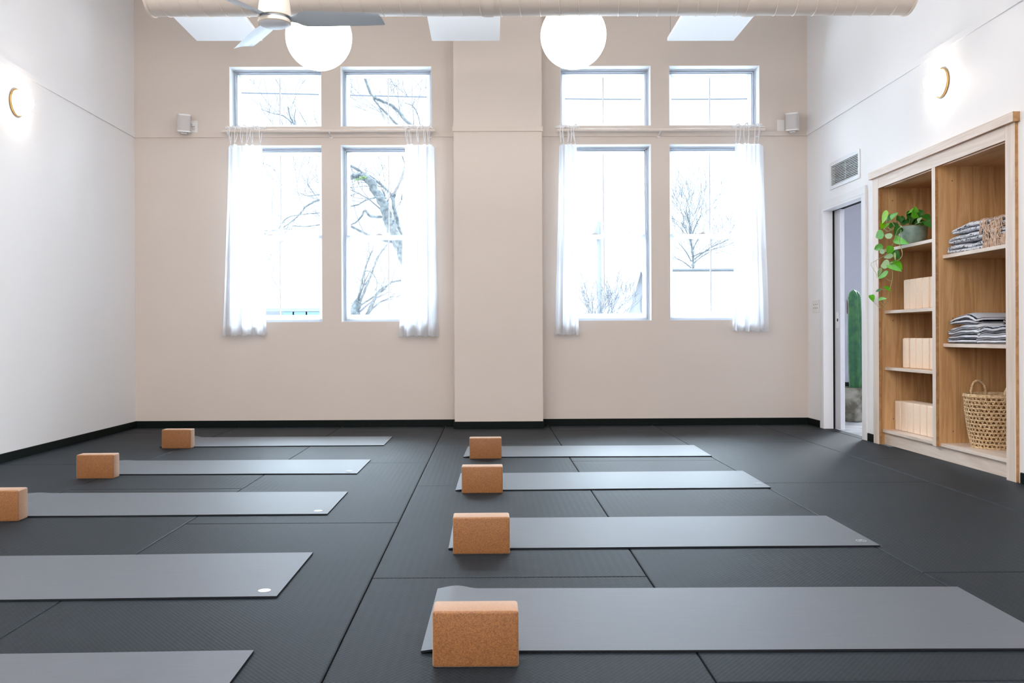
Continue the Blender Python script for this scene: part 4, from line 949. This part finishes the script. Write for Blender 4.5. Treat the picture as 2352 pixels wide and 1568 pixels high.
limbs = [([(1592,941),(1592,620),(1590,580),(1586,540),(1583,512),(1576,480)], 6, 2.4)]+[([(1588,y0),(1588+dx*.5,y0-dy*.6),(1588+dx,y0-dy)], 3, 1.4, R0) for y0, dx, dy, R0 in ((600,-28,40,.3),(580,26,45,-.3),(560,-24,50,.2),(545,22,50,-.2),(530,-16,45,.1),(610,40,30,.2),(615,-38,24,-.2),(590,60,20,.4),(600,85,50,.4))]
tree('garden_tree', 'twiggy bare tree rising behind the pale roof in the window nearest the door', limbs, 26.0, 21, (atY(1592,900,26).x, 26.0), .8, 3, .75, 2.5)
limbs = [([(1378+dx*.1,1022),(1378+dx*.2,800),(1378+dx*.6,740),(1378+dx,740-dy)], 3, 1.2, R0) for dx, dy, R0 in ((-30,18,.3),(-12,36,.1),(10,40,0),(30,34,.2),(48,36,-.2),(62,30,.1),(20,24,.3),(-22,30,.2))]
tree('leafless_shrub', 'leafless twiggy shrub below the gable in the window right of the pillar', limbs, 17.6, 31, (atY(1378,800,17.6).x, 17.6), .7, 3, .4, 2)
p = atY(1376, 510, 30); bm = bmesh.new(); o = Vector((p.x, 30, GZ)); t = thing('utility_pole', 'faint grey utility pole in the window right of the pillar', 'pole', o)
tube(bm, [(p.x,30,GZ),(p.x,30,p.z)], [.10,.075], 12); obj('pole_shaft', bm, M_POLE, t, o, smooth=True)
bm = bmesh.new(); lathe(bm, [(0,0),(.10,0),(.10,.35),(0,.36)], (p.x-.1,29.9,p.z-.5), 14); obj('transformer', bm, M_POLE, t, o, smooth=True)
wp = [(300,205),(545,213),(737,217),(990,223),(1292,227),(1476,228),(1723,227),(1990,222)]
bm = bmesh.new(); pts = [atY(x, y, 24) for x, y in wp]; tube(bm, smooth_path(pts, 6), .018, 5); tag(obj('power_line', bm, M_TWIG, None, pts[0]), 'thin dark power line crossing all four upper windows', 'cable')
# neighbouring house: front gable and long pale roof
Yh = 20.0; pk = atY(1470, 612, Yh); lo = atY(1430, 750, Yh); hw = pk.x-lo.x; o = Vector((pk.x, Yh, GZ))
t = thing('neighbour_house', 'pale shingle-roofed house with white gable beyond the right-hand windows', 'house', o)
bm = bmesh.new(); v = [bm.verts.new(q) for q in ((lo.x,Yh,GZ),(pk.x+hw,Yh,GZ),(pk.x+hw,Yh,lo.z),(pk.x,Yh,pk.z),(lo.x,Yh,lo.z),(lo.x,Yh+3,GZ),(pk.x+hw,Yh+3,GZ),(pk.x+hw,Yh+3,lo.z),(pk.x,Yh+3,pk.z),(lo.x,Yh+3,lo.z))]
for f in ((0,1,2,3,4),(9,8,7,6,5),(0,4,9,5),(1,6,7,2),(2,7,8,3),(3,8,9,4)): bm.faces.new([v[i] for i in f])
obj('gable_wall', bm, M_SIDE, t, o)
bm = bmesh.new()
for s in (-1, 1):
    a = Vector((pk.x, Yh-.15, pk.z+.05)); b = Vector((pk.x+s*hw*1.12, Yh-.15, lo.z-(pk.z-lo.z)*.12+.05)); dn = Vector((0,0,-.16))
    q = [a, b, b+dn, a+dn]; vs = [bm.verts.new(p_) for p_ in q]+[bm.verts.new(p_+Vector((0,.12,0))) for p_ in q]
    for f in ((0,1,2,3),(7,6,5,4),(0,4,5,1),(1,5,6,2),(2,6,7,3),(3,7,4,0)): bm.faces.new([vs[i] for i in f])
obj('rake_board', bm, M_SIDE, t, o)
g0, g1 = atY(1473,684,Yh-.03), atY(1490,716,Yh-.03); w = obj('window', mbox(g0.x, g1.x, Yh-.06, Yh+.02, g1.z, g0.z, .01), M_SIDE, t, o)
obj('pane', mbox(g0.x+.02, g1.x-.02, Yh-.065, Yh-.055, g1.z+.03, g0.z-.03), M_BLUEG, w, o)
r0, r1 = atY(1478, 621, 24), atY(1900, 621, 24); e0 = atY(1478, 760, 20.6)
bm = bmesh.new(); q = [(r0.x-.2,24,r0.z),(r1.x,24,r0.z),(r1.x-.6,20.6,e0.z),(r0.x-.6,20.6,e0.z)]; v = [bm.verts.new(p_) for p_ in q]+[bm.verts.new((x, y, z-.12)) for x, y, z in q]
for f in ((0,1,2,3),(7,6,5,4),(0,4,5,1),(1,5,6,2),(2,6,7,3),(3,7,4,0)): bm.faces.new([v[i] for i in f])
obj('roof', bm, M_ROOF, t, o)
obj('side_wall', mbox(r0.x-.4, r1.x-.4, 20.9, 23.9, GZ, e0.z-.05), M_SIDE, t, o)
obj('ridge_cap', mbox(r0.x-.2, r1.x, 23.93, 24.07, r0.z-.02, r0.z+.04, .01), M_ROOF, t, o)
# low commercial building far behind
Yb = 34.0; a = atY(560, 706, Yb); b = atY(775, 722, Yb+3); o = Vector(((a.x+b.x)/2, Yb, GZ))
t = thing('low_building', 'low white flat-roofed building with bluish windows beyond the window beside the left curtain', 'building', o)
obj('wall', mbox(a.x, b.x, Yb, Yb+8, GZ, a.z-.10), M_SIDE, t, o)
obj('roof_edge', mbox(a.x-.2, b.x+.2, Yb-.35, Yb+8, a.z-.16, a.z-.04), M_POLE, t, o)
for x0, x1 in ((651,672),(676,702),(706,736)):
    p0, p1 = atY(x0, 716.5, Yb-.05), atY(x1, 723.5, Yb-.05)
    w = obj('window', mbox(p0.x-.06, p1.x+.06, Yb-.06, Yb+.02, p1.z-.06, p0.z+.06), M_SIDE, t, o); obj('pane', mbox(p0.x, p1.x, Yb-.08, Yb-.055, p1.z, p0.z), M_BLUEG, w, o)
for x0, x1, y0_, y1_ in ((628,643,677,686),(692,702,681,687)):
    p0, p1 = atY(x0, y0_, Yb+4), atY(x1, y1_, Yb+4); obj('rooftop_unit', mbox(p0.x, p1.x, Yb+4, Yb+5, a.z-.06, p0.z, .02), plain('pale blue steel', (.16,.22,.25), .6, .3, noise=.05), t, o)

# ------------------------------------------------------------------ light
w = bpy.data.worlds.new('overcast sky'); bpy.context.scene.world = w; w.use_nodes = True; nt = w.node_tree; bg = nt.nodes['Background']
tc = nt.nodes.new('ShaderNodeTexCoord'); sp = nt.nodes.new('ShaderNodeSeparateXYZ'); nt.links.new(tc.outputs['Generated'], sp.inputs[0])
mr = nt.nodes.new('ShaderNodeMapRange'); mr.inputs['From Min'].default_value = .27; mr.inputs['From Max'].default_value = .62; mr.inputs['To Min'].default_value = 1.35; mr.inputs['To Max'].default_value = 30.0
nt.links.new(sp.outputs['Z'], mr.inputs['Value']); nt.links.new(mr.outputs['Result'], bg.inputs['Strength']); bg.inputs['Color'].default_value = (.74,.87,1.0,1)
def area(name, loc, target, sx, sy, power, col):
    l = bpy.data.lights.new(name, 'AREA'); l.shape = 'RECTANGLE'; l.size = sx; l.size_y = sy; l.energy = power; l.color = col
    o = bpy.data.objects.new(name, l); C.objects.link(o); o.location = loc
    o.rotation_euler = (Vector(target)-Vector(loc)).to_track_quat('-Z', 'Y').to_euler(); return o
area('ceiling_fill_light', (-1.3, 2.0, ZC-.05), (-1.3, 2.0, 0), 4.0, 4.2, 150, (1,.96,.93))  # unseen fill light added overhead to brighten the room
area('rear_fill_light', (-.2, YN+.05, 2.1), (-.2, 5, 2.2), 5.4, 2.6, 130, (1,.95,.91))  # fill light added behind the camera for surfaces facing it
area('hallway_lamp', (5.7, 11.3, 2.75), (3.2, 7.9, 0), 1.2, 1.2, 230, (.86,.93,1))

# ------------------------------------------------------------------ camera
cam = bpy.data.cameras.new('camera'); co = bpy.data.objects.new('camera', cam); C.objects.link(co)
cam.sensor_width = 36; cam.sensor_fit = 'HORIZONTAL'; cam.lens = F_PX/2352*36
cam.shift_x = (1176-CX)/2352; cam.shift_y = (CY-784)/2352; cam.clip_start = .05; cam.clip_end = 300
co.matrix_world = Matrix(((rt.x, up.x, -fwd.x, EYE.x), (rt.y, up.y, -fwd.y, EYE.y), (rt.z, up.z, -fwd.z, EYE.z), (0,0,0,1)))
sc = bpy.context.scene; sc.camera = co
sc.view_settings.view_transform = 'Standard'; sc.view_settings.look = 'None'; sc.view_settings.exposure = .58
sc.cycles.use_denoising = True; sc.cycles.max_bounces = 7; sc.cycles.diffuse_bounces = 4; sc.cycles.glossy_bounces = 3; sc.cycles.adaptive_threshold = .04; sc.cycles.use_light_tree = False; sc.cycles.transparent_max_bounces = 16
sc.cycles.caustics_reflective = False; sc.cycles.caustics_refractive = False; sc.cycles.sample_clamp_indirect = 8
